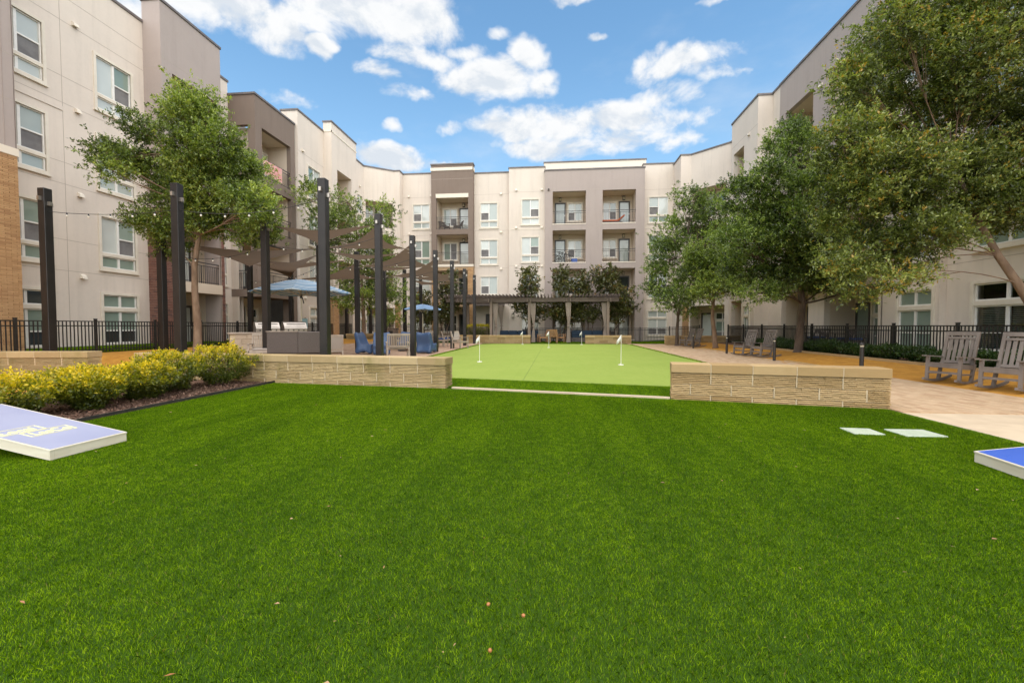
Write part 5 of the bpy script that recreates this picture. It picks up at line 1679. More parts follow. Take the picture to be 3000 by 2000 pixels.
# ------------------------------------------------------------------ things on balconies
FB = frame_of((G0, GY), (G1, GY))
def bike(lab, u, y, z, flip):
    t = tag(empty('bicycle', fpt(FB, u, y, z), 0.05), lab, 'bicycle', 'bicycles on a balcony')
    for x in (-0.52, 0.52):
        ring = [(x + 0.33 * cos(2 * pi * k / 20), 0, 0.34 + 0.33 * sin(2 * pi * k / 20)) for k in range(21)]
        w = MB().tube(ring, 0.022, 6, cap=False).build('tyre', W['black'], t)
        sp = MB()
        for k in range(8):
            sp.bar((x, 0, 0.34), (x + 0.32 * cos(pi * k / 4), 0, 0.34 + 0.32 * sin(pi * k / 4)), 0.004, 0.004)
        sp.build('spokes', W['steel'], w)
    fm = MB()
    for a_, b_ in (((-0.52, 0, 0.34), (-0.05, 0, 0.32)), ((-0.52, 0, 0.34), (-0.16, 0, 0.78)), ((-0.05, 0, 0.32), (-0.18, 0, 0.84)), ((-0.05, 0, 0.32), (0.36, 0, 0.80)), ((-0.15, 0, 0.74), (0.36, 0, 0.80)), ((0.33, 0, 0.92), (0.52, 0, 0.34))):
        fm.tube([a_, b_], 0.018, 6)
    fm.build('frame', W['black'], t)
    MB().bev(-0.31, -0.07, -0.06, 0.06, 0.85, 0.90, 0.015).build('saddle', W['black'], t)
    MB().tube([(0.30, -0.26, 0.98), (0.33, 0, 0.95), (0.30, 0.26, 0.98)], 0.014, 6).build('handlebar', W['black'], t)
bike('black bicycle in front on the third-floor grey balcony', 1.36, 0.42, 6.51, 0)
bike('black bicycle behind another on the third-floor grey balcony', 1.62, 0.80, 6.51, 1)
t = tag(empty('cool_box', fpt(FB, 2.45, 0.5, 6.51)), 'blue cool box with white lid beside the bicycles', 'cool box')
W['coolblue'] = plain('cool_box_blue', (0.03, 0.10, 0.42), None, rough=0.4)
MB().bev(-0.24, 0.24, -0.16, 0.16, 0, 0.32, 0.02).build('box', W['coolblue'], t)
MB().bev(-0.25, 0.25, -0.17, 0.17, 0.322, 0.40, 0.02).build('lid', W['vinyl'], t)
t = tag(empty('chaise_longue', fpt(FB, 5.55, 0.75, 9.66)), 'orange sun lounger on the top-floor grey balcony', 'sun lounger')
W['orange'] = plain('orange_cushion', (0.50, 0.11, 0.035), None, rough=0.9)
MB().bev(-0.85, 0.45, -0.3, 0.3, 0.20, 0.32, 0.03).build('seat_cushion', W['orange'], t)
MB().bar((0.44, 0, 0.27), (0.95, 0, 0.70), 0.58, 0.10).build('back_cushion', W['orange'], t)
MB().box(-0.85, 0.8, -0.28, 0.28, 0.10, 0.195).build('lounger_frame', W['wicker'], t)
for sx in (-0.8, 0.7):
    for sy in (-0.26, 0.22):
        MB().box(sx, sx + 0.04, sy, sy + 0.04, 0, 0.10).build('leg', W['wicker'], t)
FT = frame_of((T0, TY), (T1, TY))
bch = armchair('balcony_chair', W['wicker'], False, 7, 0.55, 0.40, 0.85)
for i, (u, lab) in enumerate(((0.95, 'dark chair on the brown tower balcony beside the window jamb'), (2.15, 'dark chair on the brown tower balcony beside the door'))):
    o = bch if i == 0 else copy_tree(bch)
    o.location = fpt(FT, u, 0.75, 9.44); o.rotation_euler = (0, 0, radians(60 if i == 0 else -60)); tag(o, lab, 'chair', 'chairs on the tower balcony')
FL = frame_of((-16.24, 22.65), (-16.24, 26.3))
W['cloth_pink'] = plain('pink_striped_cloth', (0.62, 0.16, 0.16), (0.70, 0.55, 0.48), 9.0, 0.9, stretch=(1, 6, 0.3))
mb = MB()
for k in range(13):
    u = 0.7 + 1.7 * k / 12
    mb.v += [(u, 0.055 + 0.012 * sin(k * 2.0), 10.62), (u, 0.045 + 0.02 * sin(k * 2.3), 9.80)]
for k in range(12):
    mb.f.append((2 * k, 2 * k + 1, 2 * k + 3, 2 * k + 2))
o = mb.build('hanging_cloth', W['cloth_pink'], None, (FL[0], FL[1], 0), FL[2])
tag(o, 'pink and cream striped cloth hung on the brown tower railing', 'cloth')
dk = armchair('balcony_chair', W['wicker'], True, 7, 0.6, 0.38, 0.8)
for i, (y, lab) in enumerate(((20.9, 'dark patio chair behind the fence near the oak trunk'), (19.3, 'dark patio chair with blue seat behind the fence under the balcony'), (18.4, 'dark patio chair beside the tall ground-floor window'))):
    o = dk if i == 0 else copy_tree(dk)
    o.location = (11.75, y, gz(11.75, y) + 0.02); o.rotation_euler = (0, 0, radians((-60, -100, -120)[i])); tag(o, lab, 'chair', 'dark chairs behind the side fence')
# ------------------------------------------------------------------ plants
def unit(v):
    return v / (np.linalg.norm(v, axis=-1, keepdims=True) + 1e-9)

def leaf_faces(bases, dirs, per, tlen, ll, lw, rng, spread=0.9, droop=0.0, tint0=None, tspread=0.35, up=0.25):
    """PER leaves along each twig; returns (N,4,3) leaf outlines and a tint for each"""
    n = len(bases)
    T = rng.uniform(0.1, 1.0, (n, per, 1))
    d = unit(dirs)[:, None, :]
    cen = bases[:, None, :] + d * T * tlen + rng.normal(0, 0.02, (n, per, 3))
    ld = unit(d * 0.6 + rng.normal(0, spread, (n, per, 3)) + np.array([0, 0, up - droop]))
    nr = unit(rng.normal(0, 0.7, (n, per, 3)) + np.array([0, 0, 0.9]))
    sd = unit(np.cross(ld, nr))
    nn = np.cross(sd, ld)
    s = rng.uniform(0.7, 1.25, (n, per, 1))
    L, Wd = ll * s, lw * s
    a = cen
    tip = cen + ld * L + nn * L * -0.10
    m1 = cen + ld * L * 0.45 + sd * Wd * 0.5 + nn * L * 0.05
    m2 = cen + ld * L * 0.45 - sd * Wd * 0.5 + nn * L * 0.05
    F = np.stack([a, m1, tip, m2], axis=2).reshape(-1, 4, 3)
    if tint0 is None:
        tint0 = np.full(n, 0.45)
    t = (tint0[:, None] + rng.normal(0, tspread * 0.5, (n, per))).reshape(-1)
    return F, np.clip(t, 0, 0.9)

def crown_twigs(lobes, n_clumps, twigs, rng, sig=0.26, shell=0.5, tw_up=0.35):
    """twig bases gathered in clumps through the lobes' shells"""
    w = np.array([(l[1][0] * l[1][1] * l[1][2]) ** (2 / 3) for l in lobes]); w /= w.sum()
    B, D, TN, CL = [], [], [], []
    for (c, r), wi in zip(lobes, w):
        k = max(3, int(round(n_clumps * wi)))
        c = np.array(c); r = np.array(r)
        for _ in range(k):
            u = unit(rng.normal(0, 1, 3))
            rad = shell + (1 - shell) * rng.uniform() ** 0.6
            cc = c + u * r * rad
            CL.append((cc, c))
            m = int(twigs * rng.uniform(0.6, 1.4))
            b = cc + rng.normal(0, 1, (m, 3)) * sig * np.array([1, 1, 0.75]) * rng.uniform(0.75, 1.25)
            out = unit(b - (c + (cc - c) * 0.3))
            B.append(b); D.append(out + np.array([0, 0, tw_up]) + rng.normal(0, 0.35, (m, 3)))
            TN.append(np.full(m, rng.uniform(0.14, 0.72)))  # clump tones spread wide, painting in shaded gaps and bright tops
    return np.concatenate(B), np.concatenate(D), np.concatenate(TN), CL

def bez(p0, p1, p2, n=6):
    return [p0 * (1 - t) ** 2 + p1 * 2 * t * (1 - t) + p2 * t * t for t in [i / n for i in range(n + 1)]]

W['oakbark'] = plain('oak_bark', (0.165, 0.105, 0.068), (0.245, 0.165, 0.11), 7.0, 0.95, stretch=(1, 1, 0.35), bstr=0.8, bscale=26, bdist=0.02)
W['greybark'] = plain('grey_brown_bark', (0.125, 0.088, 0.064), (0.085, 0.06, 0.045), 8.0, 0.95, stretch=(1, 1, 0.35), bstr=0.8, bscale=26, bdist=0.02)
W['oakleaf'] = leafy('oak_leaf', (0.034, 0.048, 0.010), (0.158, 0.222, 0.036), (0.43, 0.50, 0.13), (0.34, 0.27, 0.04), 0.885)  # oak tones: dark stands in for crown shade, light for leaf highlights
W['oakleaf_new'] = leafy('oak_leaf_with_new_growth', (0.032, 0.042, 0.012), (0.162, 0.205, 0.044), (0.46, 0.50, 0.16), (0.42, 0.27, 0.045), 0.85)
W['darkleaf'] = leafy('dark_oak_leaf', (0.030, 0.045, 0.012), (0.130, 0.195, 0.038), (0.39, 0.47, 0.13), None)
W['magleaf'] = leafy('magnolia_leaf', (0.050, 0.045, 0.017), (0.085, 0.098, 0.026), (0.21, 0.20, 0.055), (0.26, 0.15, 0.05), 0.80, rough=0.3, trans=0.15, spec=0.6)
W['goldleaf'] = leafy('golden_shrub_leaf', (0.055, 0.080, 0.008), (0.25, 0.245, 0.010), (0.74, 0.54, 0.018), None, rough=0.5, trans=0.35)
W['boxleaf'] = leafy('dark_hedge_leaf', (0.014, 0.034, 0.007), (0.034, 0.074, 0.012), (0.085, 0.140, 0.026), None, rough=0.35, trans=0.2, spec=0.5)
W['petal'] = plain('cream_petal', (0.78, 0.72, 0.58), None, rough=0.6)

def tree(name, label, trunk, lobes, n_clumps, twigs, per, ll, lw, leafmat, barkmat, seed, group, trunk_r=(0.15, 0.10), limb_r=0.06, tlen=0.26, sig=0.27, new=0.0, limbs=True, xmax=None, sig_fine=True):
    """TRUNK: world points from the ground to the fork; LOBES: (centre, radii)"""
    rng = np.random.default_rng(seed)
    rr = random.Random(seed)
    base = Vector(trunk[0])
    t = tag(empty(name, base), label, 'tree', group)
    mb = MB()
    n = len(trunk)
    rad = [trunk_r[0] * 1.5] + [trunk_r[0] + (trunk_r[1] - trunk_r[0]) * i / (n - 1) for i in range(1, n)]
    pts = [Vector(p) - base for p in trunk]
    pts = [pts[0], pts[0] + (pts[1] - pts[0]) * 0.12] + pts[1:]
    rad = [rad[0], trunk_r[0] * 1.08] + rad[1:]
    mb.tube(pts, rad, 12)
    B, D, TN, CL = crown_twigs(lobes, n_clumps, twigs, rng, sig)
    fork = Vector(trunk[-1])
    starts = [Vector(p) for p in trunk[len(trunk) // 2:]]
    for c, r in lobes:
        c = Vector(c)
        s = min(starts, key=lambda q: (q - c).length + (0.4 if q.z > c.z - 0.2 else 0))
        midp = s + (c - s) * 0.45 + Vector((0, 0, (-0.10 if c.z > s.z + 0.5 else 0.14) * (c - s).length + rr.uniform(-0.15, 0.15)))
        path = bez(s, midp, c)
        rl = limb_r * (0.75 + 0.5 * min(1.5, max(r)))
        mb.tube([p - base for p in path], [rl * (1 - 0.62 * i / 6) for i in range(7)], 7, cap=False)
        near = [k for k in CL if (Vector(k[1]) - c).length < 1e-3]
        for cc, _ in near[:14]:
            cc = Vector(cc)
            st = path[rr.choice((3, 4, 5))]
            q = bez(st, st + (cc - st) * 0.5 + Vector((rr.uniform(-.1, .1), rr.uniform(-.1, .1), -0.08)), cc, 4)
            mb.tube([p - base for p in q], [rl * 0.42, rl * 0.34, rl * 0.26, rl * 0.17, rl * 0.09], 5, cap=False)
    mb.build('trunk', barkmat, t, smooth=True)
    if xmax is not None:
        keep = B[:, 0] < xmax
        B, D, TN = B[keep], D[keep], TN[keep]
    F, tn = leaf_faces(B, D, per, tlen, ll, lw, rng, tint0=TN)
    if new:
        # sprigs of orange-yellow young leaves at some twig ends
        pick = rng.uniform(0, 1, len(B)) < new
        tn = tn.reshape(len(B), per); tn[pick] = np.where(rng.uniform(0, 1, (pick.sum(), per)) < 0.75, 0.97, tn[pick]); tn = tn.reshape(-1)
    F = F - np.array(base)
    o = piece('crown', np_mesh('crown', F, 4, leafmat, tn), t)
    return t

def px_lobes(items, depth, jitter, seed, thick=1.0, SHR=0.80):
    r = random.Random(seed)
    out = []
    for px, py, rx, ry in items:
        d = depth + r.uniform(-jitter, jitter)
        k = d / FPX
        out.append((tuple(at(px, py, d)), (rx * k * SHR, max(rx, ry) * k * thick * SHR, ry * k * SHR)))
    return out

TG = 'courtyard trees'
p = at(577, 1000, 15.1)
b0 = Vector((p.x, p.y, gz(p.x, p.y) - 0.03))
lob = px_lobes([(577 + (a_ - 577) * 0.86, b_ + 8, c_, d_) for a_, b_, c_, d_ in [(556, 315, 46, 62), (585, 350, 70, 60), (640, 320, 38, 34), (402, 375, 46, 52), (365, 463, 72, 52), (285, 445, 45, 24), (300, 495, 42, 22), (445, 500, 60, 55),
                (561, 447, 95, 80), (660, 425, 78, 66), (726, 507, 95, 66), (633, 551, 110, 72), (490, 580, 72, 58), (450, 645, 60, 50), (507, 705, 52, 42), (764, 600, 80, 58), (797, 680, 60, 45), (680, 660, 75, 36), (585, 625, 95, 48), (800, 560, 45, 40)]], 14.9, 1.3, 3, 0.95, 0.68)
tree('oak_tree', 'large live oak rising behind the two tall black posts, before the red brick piers', [b0, at(580, 950, 15.1), at(574, 860, 15.1), at(575, 780, 15.05), at(590, 690, 15.0), at(588, 600, 15.0), at(580, 480, 15.0)],
     lob, 240, 40, 12, 0.088, 0.037, W['oakleaf'], W['oakbark'], 11, TG, (0.125, 0.05), 0.03, sig=0.20, tlen=0.2)
lob = px_lobes([(915, 590, 38, 60), (950, 640, 45, 45), (1022, 595, 42, 38), (1000, 655, 50, 40), (1125, 640, 38, 48), (1070, 690, 70, 45), (960, 715, 50, 40), (1010, 790, 62, 52), (1105, 790, 70, 60), (1160, 850, 52, 45), (1060, 870, 70, 45), (1010, 880, 45, 32), (1150, 925, 42, 28), (1120, 730, 50, 45)], 27.6, 1.2, 4, 0.9)
p = at(1066, 1000, 28.0); b1 = Vector((p.x, p.y, gz(p.x, p.y) - 0.03))
tree('oak_tree', 'live oak beyond the shade sails at the patio end', [b1, at(1066, 930, 28), at(1064, 880, 28), at(1060, 800, 28), at(1050, 700, 28), at(1040, 620, 28)], lob, 170, 26, 12, 0.115, 0.048, W['oakleaf'], W['oakbark'], 12, TG, (0.13, 0.05), 0.035, sig=0.28, tlen=0.22)
lob = px_lobes([(2018, 585, 48, 42), (2071, 620, 52, 52), (1964, 690, 60, 52), (2027, 663, 70, 60), (1951, 761, 60, 55), (1935, 828, 48, 50), (1973, 877, 52, 38), (2027, 820, 60, 58), (2000, 904, 40, 22), (2090, 700, 50, 50), (2060, 760, 50, 40)], 27.0, 1.2, 5, 0.95)
p = at(1983, 1000, 27.6); b2 = Vector((p.x, p.y, gz(p.x, p.y) - 0.03))
tree('oak_tree', 'dense oak nearest the back corner, behind the farthest rocking chairs', [b2, at(1984, 960, 27.6), at(1986, 925, 27.5), at(1995, 860, 27.4), at(2005, 760, 27.3)], lob, 170, 28, 12, 0.115, 0.048, W['darkleaf'], W['greybark'], 13, TG, (0.11, 0.05), 0.035, sig=0.28, tlen=0.22)
lob = px_lobes([(2062, 752, 55, 38), (2036, 790, 42, 42), (2098, 797, 58, 58), (2071, 851, 50, 36), (2138, 820, 42, 50), (2110, 745, 45, 30)], 23.4, 0.7, 6, 1.0)
p = at(2097, 1013, 23.6); b3 = Vector((p.x, p.y, gz(p.x, p.y) - 0.03))
tree('oak_tree', 'small olive-green tree with a pale leaning trunk between the rocking chair pairs', [b3, at(2092, 970, 23.6), at(2086, 930, 23.5), at(2088, 895, 23.4), at(2092, 820, 23.4)], lob, 95, 30, 12, 0.10, 0.041, W['oakleaf'], W['oakbark'], 14, TG, (0.13, 0.06), 0.032, sig=0.25, tlen=0.22)
lob = px_lobes([(2174, 590, 66, 58), (2232, 529, 66, 58), (2219, 654, 92, 74), (2152, 708, 66, 58), (2187, 797, 75, 66), (2286, 752, 92, 74), (2308, 663, 92, 80), (2375, 779, 84, 74), (2397, 708, 84, 80), (2430, 825, 66, 34), (2219, 858, 52, 24), (2455, 775, 66, 58), (2330, 440, 60, 66), (2285, 420, 50, 60), (2350, 560, 84, 80), (2290, 830, 60, 36), (2510, 840, 50, 28), (2420, 600, 60, 60)], 18.0, 1.4, 7, 0.95)
p = at(2340, 1031, 18.1); b4 = Vector((p.x, p.y, gz(p.x, p.y) - 0.03))
tree('oak_tree', 'broad oak with a straight trunk standing on the orange granite', [b4, at(2342, 990, 18.1), at(2345, 940, 18.1), at(2348, 890, 18.1), at(2340, 820, 18.1), at(2335, 700, 18.0)], lob, 340, 36, 12, 0.094, 0.039, W['darkleaf'], W['greybark'], 15, TG, (0.165, 0.10), 0.045, sig=0.23, tlen=0.2, xmax=12.0)
lob = px_lobes([(2480, 430, 80, 95), (2560, 260, 95, 95), (2600, 70, 88, 80), (2745, 100, 115, 95), (2900, 60, 105, 88), (2840, 260, 120, 95), (2700, 350, 130, 112), (2600, 520, 130, 105), (2480, 620, 95, 78), (2760, 540, 140, 105), (2930, 490, 125, 100), (2560, 735, 95, 58), (2700, 690, 112, 66), (2850, 640, 100, 52), (2985, 600, 95, 66), (2470, 765, 60, 42), (2625, 800, 52, 38), (3060, 300, 120, 160), (3090, 80, 110, 90), (2640, 160, 80, 70), (2480, 250, 60, 60), (3090, 560, 100, 80), (2520, 840, 45, 25), (2540, 130, 55, 60), (2800, 180, 80, 70)], 10.6, 0.9, 8, 0.85, 0.86)
b5 = at(3100, 1090, 9.7); b5.z = gz(b5.x, b5.y) - 0.03
tree('oak_tree', 'big near oak with orange new leaves, its trunk leaning in at the picture edge', [b5, at(3075, 1000, 9.8), at(3030, 910, 9.9), at(2975, 830, 10.0), at(2915, 750, 10.1), at(2850, 640, 10.3), at(2770, 480, 10.5)], lob, 620, 34, 12, 0.080, 0.033, W['oakleaf_new'], W['oakbark'], 16, TG, (0.125, 0.045), 0.016, sig=0.185, new=0.02, tlen=0.18, xmax=12.15)

MG = 'magnolias behind the pergola'
def magnolia(label, items, depth, px0, seed):
    lob = px_lobes(items, depth, 0.3, seed, 1.0)
    p = at(px0, 1000, depth)
    b = Vector((p.x, p.y, 0.0))
    c = Vector(lob[-1][0])
    t = tree('magnolia_tree', label, [b, b + Vector((0.05, 0, 0.5)), b + Vector((0.02, 0.05, 1.0)), Vector((c.x, c.y, 2.2)), Vector(lob[0][0])], lob, 22 * len(items), 8, 7, 0.21, 0.088, W['magleaf'], W['greybark'], seed, MG, (0.055, 0.03), 0.03, tlen=0.2, sig=0.22)
    rng = np.random.default_rng(seed)
    for k in range(5):
        cc, r = lob[rng.integers(len(lob))]
        u = unit(rng.normal(0, 1, 3)); u[1] = -abs(u[1])
        q = np.array(cc) + u * np.array(r) * 1.05
        fl = MB()
        for j in range(6):
            a = j * pi / 3
            fl.add([(0, 0, 0), (0.045 * cos(a - .5), 0.045 * sin(a - .5), 0.03), (0.10 * cos(a), 0.10 * sin(a), 0.05), (0.045 * cos(a + .5), 0.045 * sin(a + .5), 0.03)], [(0, 1, 2, 3)])
        fl.build('flower', W['petal'], t, tuple(q - np.array(b)))
    for dx in (-0.35, 0.3):
        MB().tube([(dx * 0.3, 0, 0), (dx, 0.05, 0.9), (dx * 1.5, 0, 1.7)], [0.035, 0.028, 0.018], 6).build('side_stem', W['greybark'], t)
magnolia('magnolia over the pergola, nearest the yellow hedge', [(1552, 812, 24, 26), (1552, 848, 30, 22), (1530, 900, 26, 18), (1563, 915, 32, 32)], 33.4, 1560, 31)
magnolia('magnolia behind the wooden chairs, between pergola posts', [(1644, 806, 22, 24), (1648, 846, 30, 26), (1622, 905, 28, 30), (1650, 920, 26, 34)], 33.7, 1640, 32)
magnolia('slim magnolia between the two wider ones above the blue sofa', [(1701, 826, 20, 22), (1705, 853, 24, 24), (1700, 899, 34, 34), (1725, 925, 24, 22)], 33.5, 1722, 33)
magnolia('widest magnolia, full of blossoms, at the pergola end', [(1747, 807, 22, 24), (1781, 800, 30, 24), (1778, 838, 42, 30), (1820, 872, 30, 26), (1800, 910, 46, 34), (1839, 899, 26, 20)], 33.6, 1800, 34)
magnolia('magnolia behind the far dining set, against the brown tower', [(1315, 823, 24, 24), (1311, 848, 26, 24), (1303, 907, 28, 32), (1325, 880, 22, 28)], 33.3, 1308, 35)
magnolia('small magnolia behind the far blue umbrella pole', [(1242, 872, 18, 20), (1240, 914, 28, 30), (1262, 930, 20, 22)], 33.3, 1240, 36)

def shrub(name, label, x, y, r, h, n, per, ll, lw, leafmat, seed, group, gold=False):
    rng = np.random.default_rng(seed)
    base = Vector((x, y, gz(x, y)))
    t = tag(empty(name, base), label, 'shrub', group)
    st = MB()
    for k in range(7):
        a = 2 * pi * k / 7 + rng.uniform(0, 0.6)
        e = (cos(a) * r * 0.6, sin(a) * r * 0.6, h * 0.75)
        st.tube([(cos(a) * 0.03, sin(a) * 0.03, -0.02), (e[0] * 0.4, e[1] * 0.4, h * 0.35), e], [0.012, 0.009, 0.004], 5)
    st.build('stems', W['greybark'], t)
    u = unit(rng.normal(0, 1, (n, 3)))
    rad = 0.55 + 0.45 * rng.uniform(0, 1, (n, 1)) ** 0.5
    # lumpy mound
    vase = np.clip(0.55 + 0.75 * (u[:, 2:] + 0.6), 0.55, 1.0)
    lump = 1 + 0.16 * np.sin(u[:, :1] * 7 + seed) * np.cos(u[:, 1:2] * 6 + seed * 2) + 0.10 * np.sin(u[:, 2:] * 9 + seed)
    B = u * rad * lump * np.concatenate([vase, vase, np.ones_like(vase)], 1) * np.array([r, r, h * 0.52]) + np.array([0, 0, h * 0.50])
    B = B[B[:, 2] > 0.04]
    D = unit(B - np.array([0, 0, h * 0.25])) + np.array([0, 0, 0.7])
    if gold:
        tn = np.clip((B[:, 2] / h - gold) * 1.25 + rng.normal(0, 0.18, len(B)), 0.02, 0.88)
    else:
        tn = rng.uniform(0.25, 0.6, len(B))
    F, tt = leaf_faces(B, D, per, 0.09, ll, lw, rng, 0.7, tint0=tn, tspread=0.25)
    piece('foliage', np_mesh('foliage', F, 4, leafmat, tt), t)
    return t
SG = 'golden shrubs in the mulch bed'
for i, (lab, x, y, r, h) in enumerate((
        ('golden shrub at the end of the row, against the mossy wall', -7.1, 8.62, 0.62, 0.74), ('golden shrub second from the mossy wall', -7.3, 7.6, 0.60, 0.70), ('golden shrub in mid-row standing forward over bare mulch', -6.95, 6.75, 0.44, 0.58),
        ('golden shrub fourth from the mossy wall, set back', -7.6, 6.3, 0.55, 0.56), ('golden shrub with mulch showing at its foot, next to the cornhole board', -6.85, 5.8, 0.36, 0.52), ('golden shrub behind the lilac cornhole board', -7.3, 5.15, 0.56, 0.52), ('golden shrub cut by the picture edge above the cornhole board', -7.2, 4.2, 0.55, 0.50))):
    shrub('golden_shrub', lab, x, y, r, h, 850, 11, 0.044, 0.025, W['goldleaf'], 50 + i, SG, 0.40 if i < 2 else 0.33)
HG = 'green shrubs along the side fence'
ordh = ['first', 'second', 'third', 'fourth', 'fifth', 'sixth', 'seventh', 'eighth', 'ninth', 'tenth', 'eleventh', 'twelfth', 'thirteenth', 'fourteenth', 'fifteenth', 'sixteenth']
for i in range(15):
    y = 10.0 + i * 0.98
    shrub('hedge_shrub', f'dark green fence-side shrub, {ordh[i]} in the row counted from the near rocking chairs', 10.62 + 0.06 * sin(i * 2.1), y, 0.44, 0.42 + 0.06 * sin(i * 1.7), 420, 9, 0.055, 0.028, W['boxleaf'], 80 + i, HG)
# clipped yellow hedge behind the far wall
rng = np.random.default_rng(5)
c = at(1398, 965, 32.6)
t = tag(empty('clipped_hedge', (c.x, 32.9, 0)), 'clipped box-shaped hedge with a bright yellow top at the end of the pergola', 'hedge')
n = 2600
B = rng.uniform(-1, 1, (n, 3)); k = np.argmax(np.abs(B), axis=1); B[np.arange(n), k] = np.sign(B[np.arange(n), k]) * rng.uniform(0.86, 1.0, n)
B = B * np.array([0.92, 0.55, 0.64]) + np.array([0, 0, 0.66]); B += rng.normal(0, 0.03, B.shape)
tn = np.clip((B[:, 2] - 0.75) * 1.25 + rng.normal(0, 0.1, n), 0.08, 0.88)
F, tt = leaf_faces(B, unit(B - np.array([0, 0, 0.6])) + np.array([0, 0, 0.5]), 7, 0.08, 0.05, 0.03, rng, 0.7, tint0=tn, tspread=0.2)
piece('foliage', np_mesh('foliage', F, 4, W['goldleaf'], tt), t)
MB().box(-0.8, 0.8, -0.45, 0.45, 0.0, 1.15).build('inner_twigs', W['greybark'], t)
# ------------------------------------------------------------------ turf blades, mulch chips, fallen leaves
def blade_mat(name, dark, mid, light, straw=None):
    m, t, b, out = material(name)
    a = t.new('ShaderNodeAttribute', attribute_name='tint').outputs['Fac']
    p = pos(t)
    col = t.mix(t.ramp(a, 0.0, 0.5, smooth=False), dark, mid)
    col = t.mix(t.ramp(a, 0.5, 0.95, smooth=False), col, light)
    patch = t.ramp(t.math('ADD', t.math('MULTIPLY', t.noise(p, 0.55, 4.0, 0.6), 0.5), t.math('MULTIPLY', t.noise(t.scaled(p, (2.6, 0.35, 1)), 1.0, 4.0, 0.6), 0.5)), 0.34, 0.66)
    col = t.mix(patch, t.mix(1.0, col, (0.70, 0.76, 0.7), 'MULTIPLY'), t.mix(1.0, col, (1.22, 1.15, 1.1), 'MULTIPLY'))
    clump = t.ramp(t.noise(p, 11.0, 3.0, 0.6), 0.35, 0.7)
    col = t.mix(clump, t.mix(1.0, col, (0.62, 0.70, 0.6), 'MULTIPLY'), col)  # darker clumps put into the blade colour in place of shading
    if straw is not None:
        col = t.mix(t.ramp(a, 0.975, 0.985), col, straw)
    t.link(col, b.inputs['Base Color'])
    b.inputs['Roughness'].default_value = 0.7
    b.inputs['Specular IOR Level'].default_value = 0.1
    tr = t.new('ShaderNodeBsdfTranslucent'); t.link(t.mix(1.0, col, (1.3, 1.5, 0.6), 'MULTIPLY'), tr.inputs['Color'])
    mx = t.new('ShaderNodeMixShader'); mx.inputs[0].default_value = 0.3
    t.link(b.outputs[0], mx.inputs[1]); t.link(tr.outputs[0], mx.inputs[2]); t.link(mx.outputs[0], out.inputs[0])
    return m
# yellow-green nylon fibre; its dark-to-light spread also paints in shade and highlights
W['blade'] = blade_mat('artificial_turf_blade', (0.020, 0.056, 0.001), (0.150, 0.285, 0.001), (0.50, 0.68, 0.020), (0.34, 0.27, 0.09))
CELL = 0.25
def blade_patch(seed, n, hmin, hmax, wmin, wmax, m):
    r = np.random.default_rng(seed)
    x = r.uniform(-CELL / 2, CELL / 2, n); y = r.uniform(-CELL / 2, CELL / 2, n)
    a = r.uniform(0, 2 * pi, n); w = r.uniform(wmin, wmax, n) / 2; h = r.uniform(hmin, hmax, n)
    lean = r.normal(0, 0.5, (n, 2)) * h[:, None]
    cx, sy = np.cos(a) * w, np.sin(a) * w
    V = np.zeros((n, 5, 3))
    V[:, 0] = np.stack([x - cx, y - sy, np.zeros(n) - 0.002], 1)
    V[:, 1] = np.stack([x + cx, y + sy, np.zeros(n) - 0.002], 1)
    V[:, 2] = np.stack([x + cx * .8 + lean[:, 0] * .35, y + sy * .8 + lean[:, 1] * .35, h * 0.6], 1)
    V[:, 4] = np.stack([x - cx * .8 + lean[:, 0] * .35, y - sy * .8 + lean[:, 1] * .35, h * 0.6], 1)
    V[:, 3] = np.stack([x + lean[:, 0], y + lean[:, 1], h], 1)
    t = np.clip(r.beta(1.6, 1.9, n), 0, 0.96); t[r.uniform(0, 1, n) < 0.012] = 1.0
    return np_mesh('turf_blades', V, 5, m, t)
patch_col = bpy.data.collections.new('turf_patches')
for k in range(6):
    o = bpy.data.objects.new('turf_patch', blade_patch(200 + k, 2300, 0.008, 0.019, 0.0012, 0.0021, W['blade']))
    patch_col.objects.link(o)

def inside(poly, x, y):
    c = False
    for (x0, y0), (x1, y1) in zip(poly, poly[1:] + poly[:1]):
        if (y0 > y) != (y1 > y) and x < (x1 - x0) * (y - y0) / (y1 - y0) + x0:
            c = not c
    return c

def inside_np(poly, x, y):
    c = np.zeros(len(x), bool)
    for (x0, y0), (x1, y1) in zip(poly, poly[1:] + poly[:1]):
        if y0 != y1:
            c ^= ((y0 > y) != (y1 > y)) & (x < (x1 - x0) * (y - y0) / (y1 - y0) + x0)
    return c

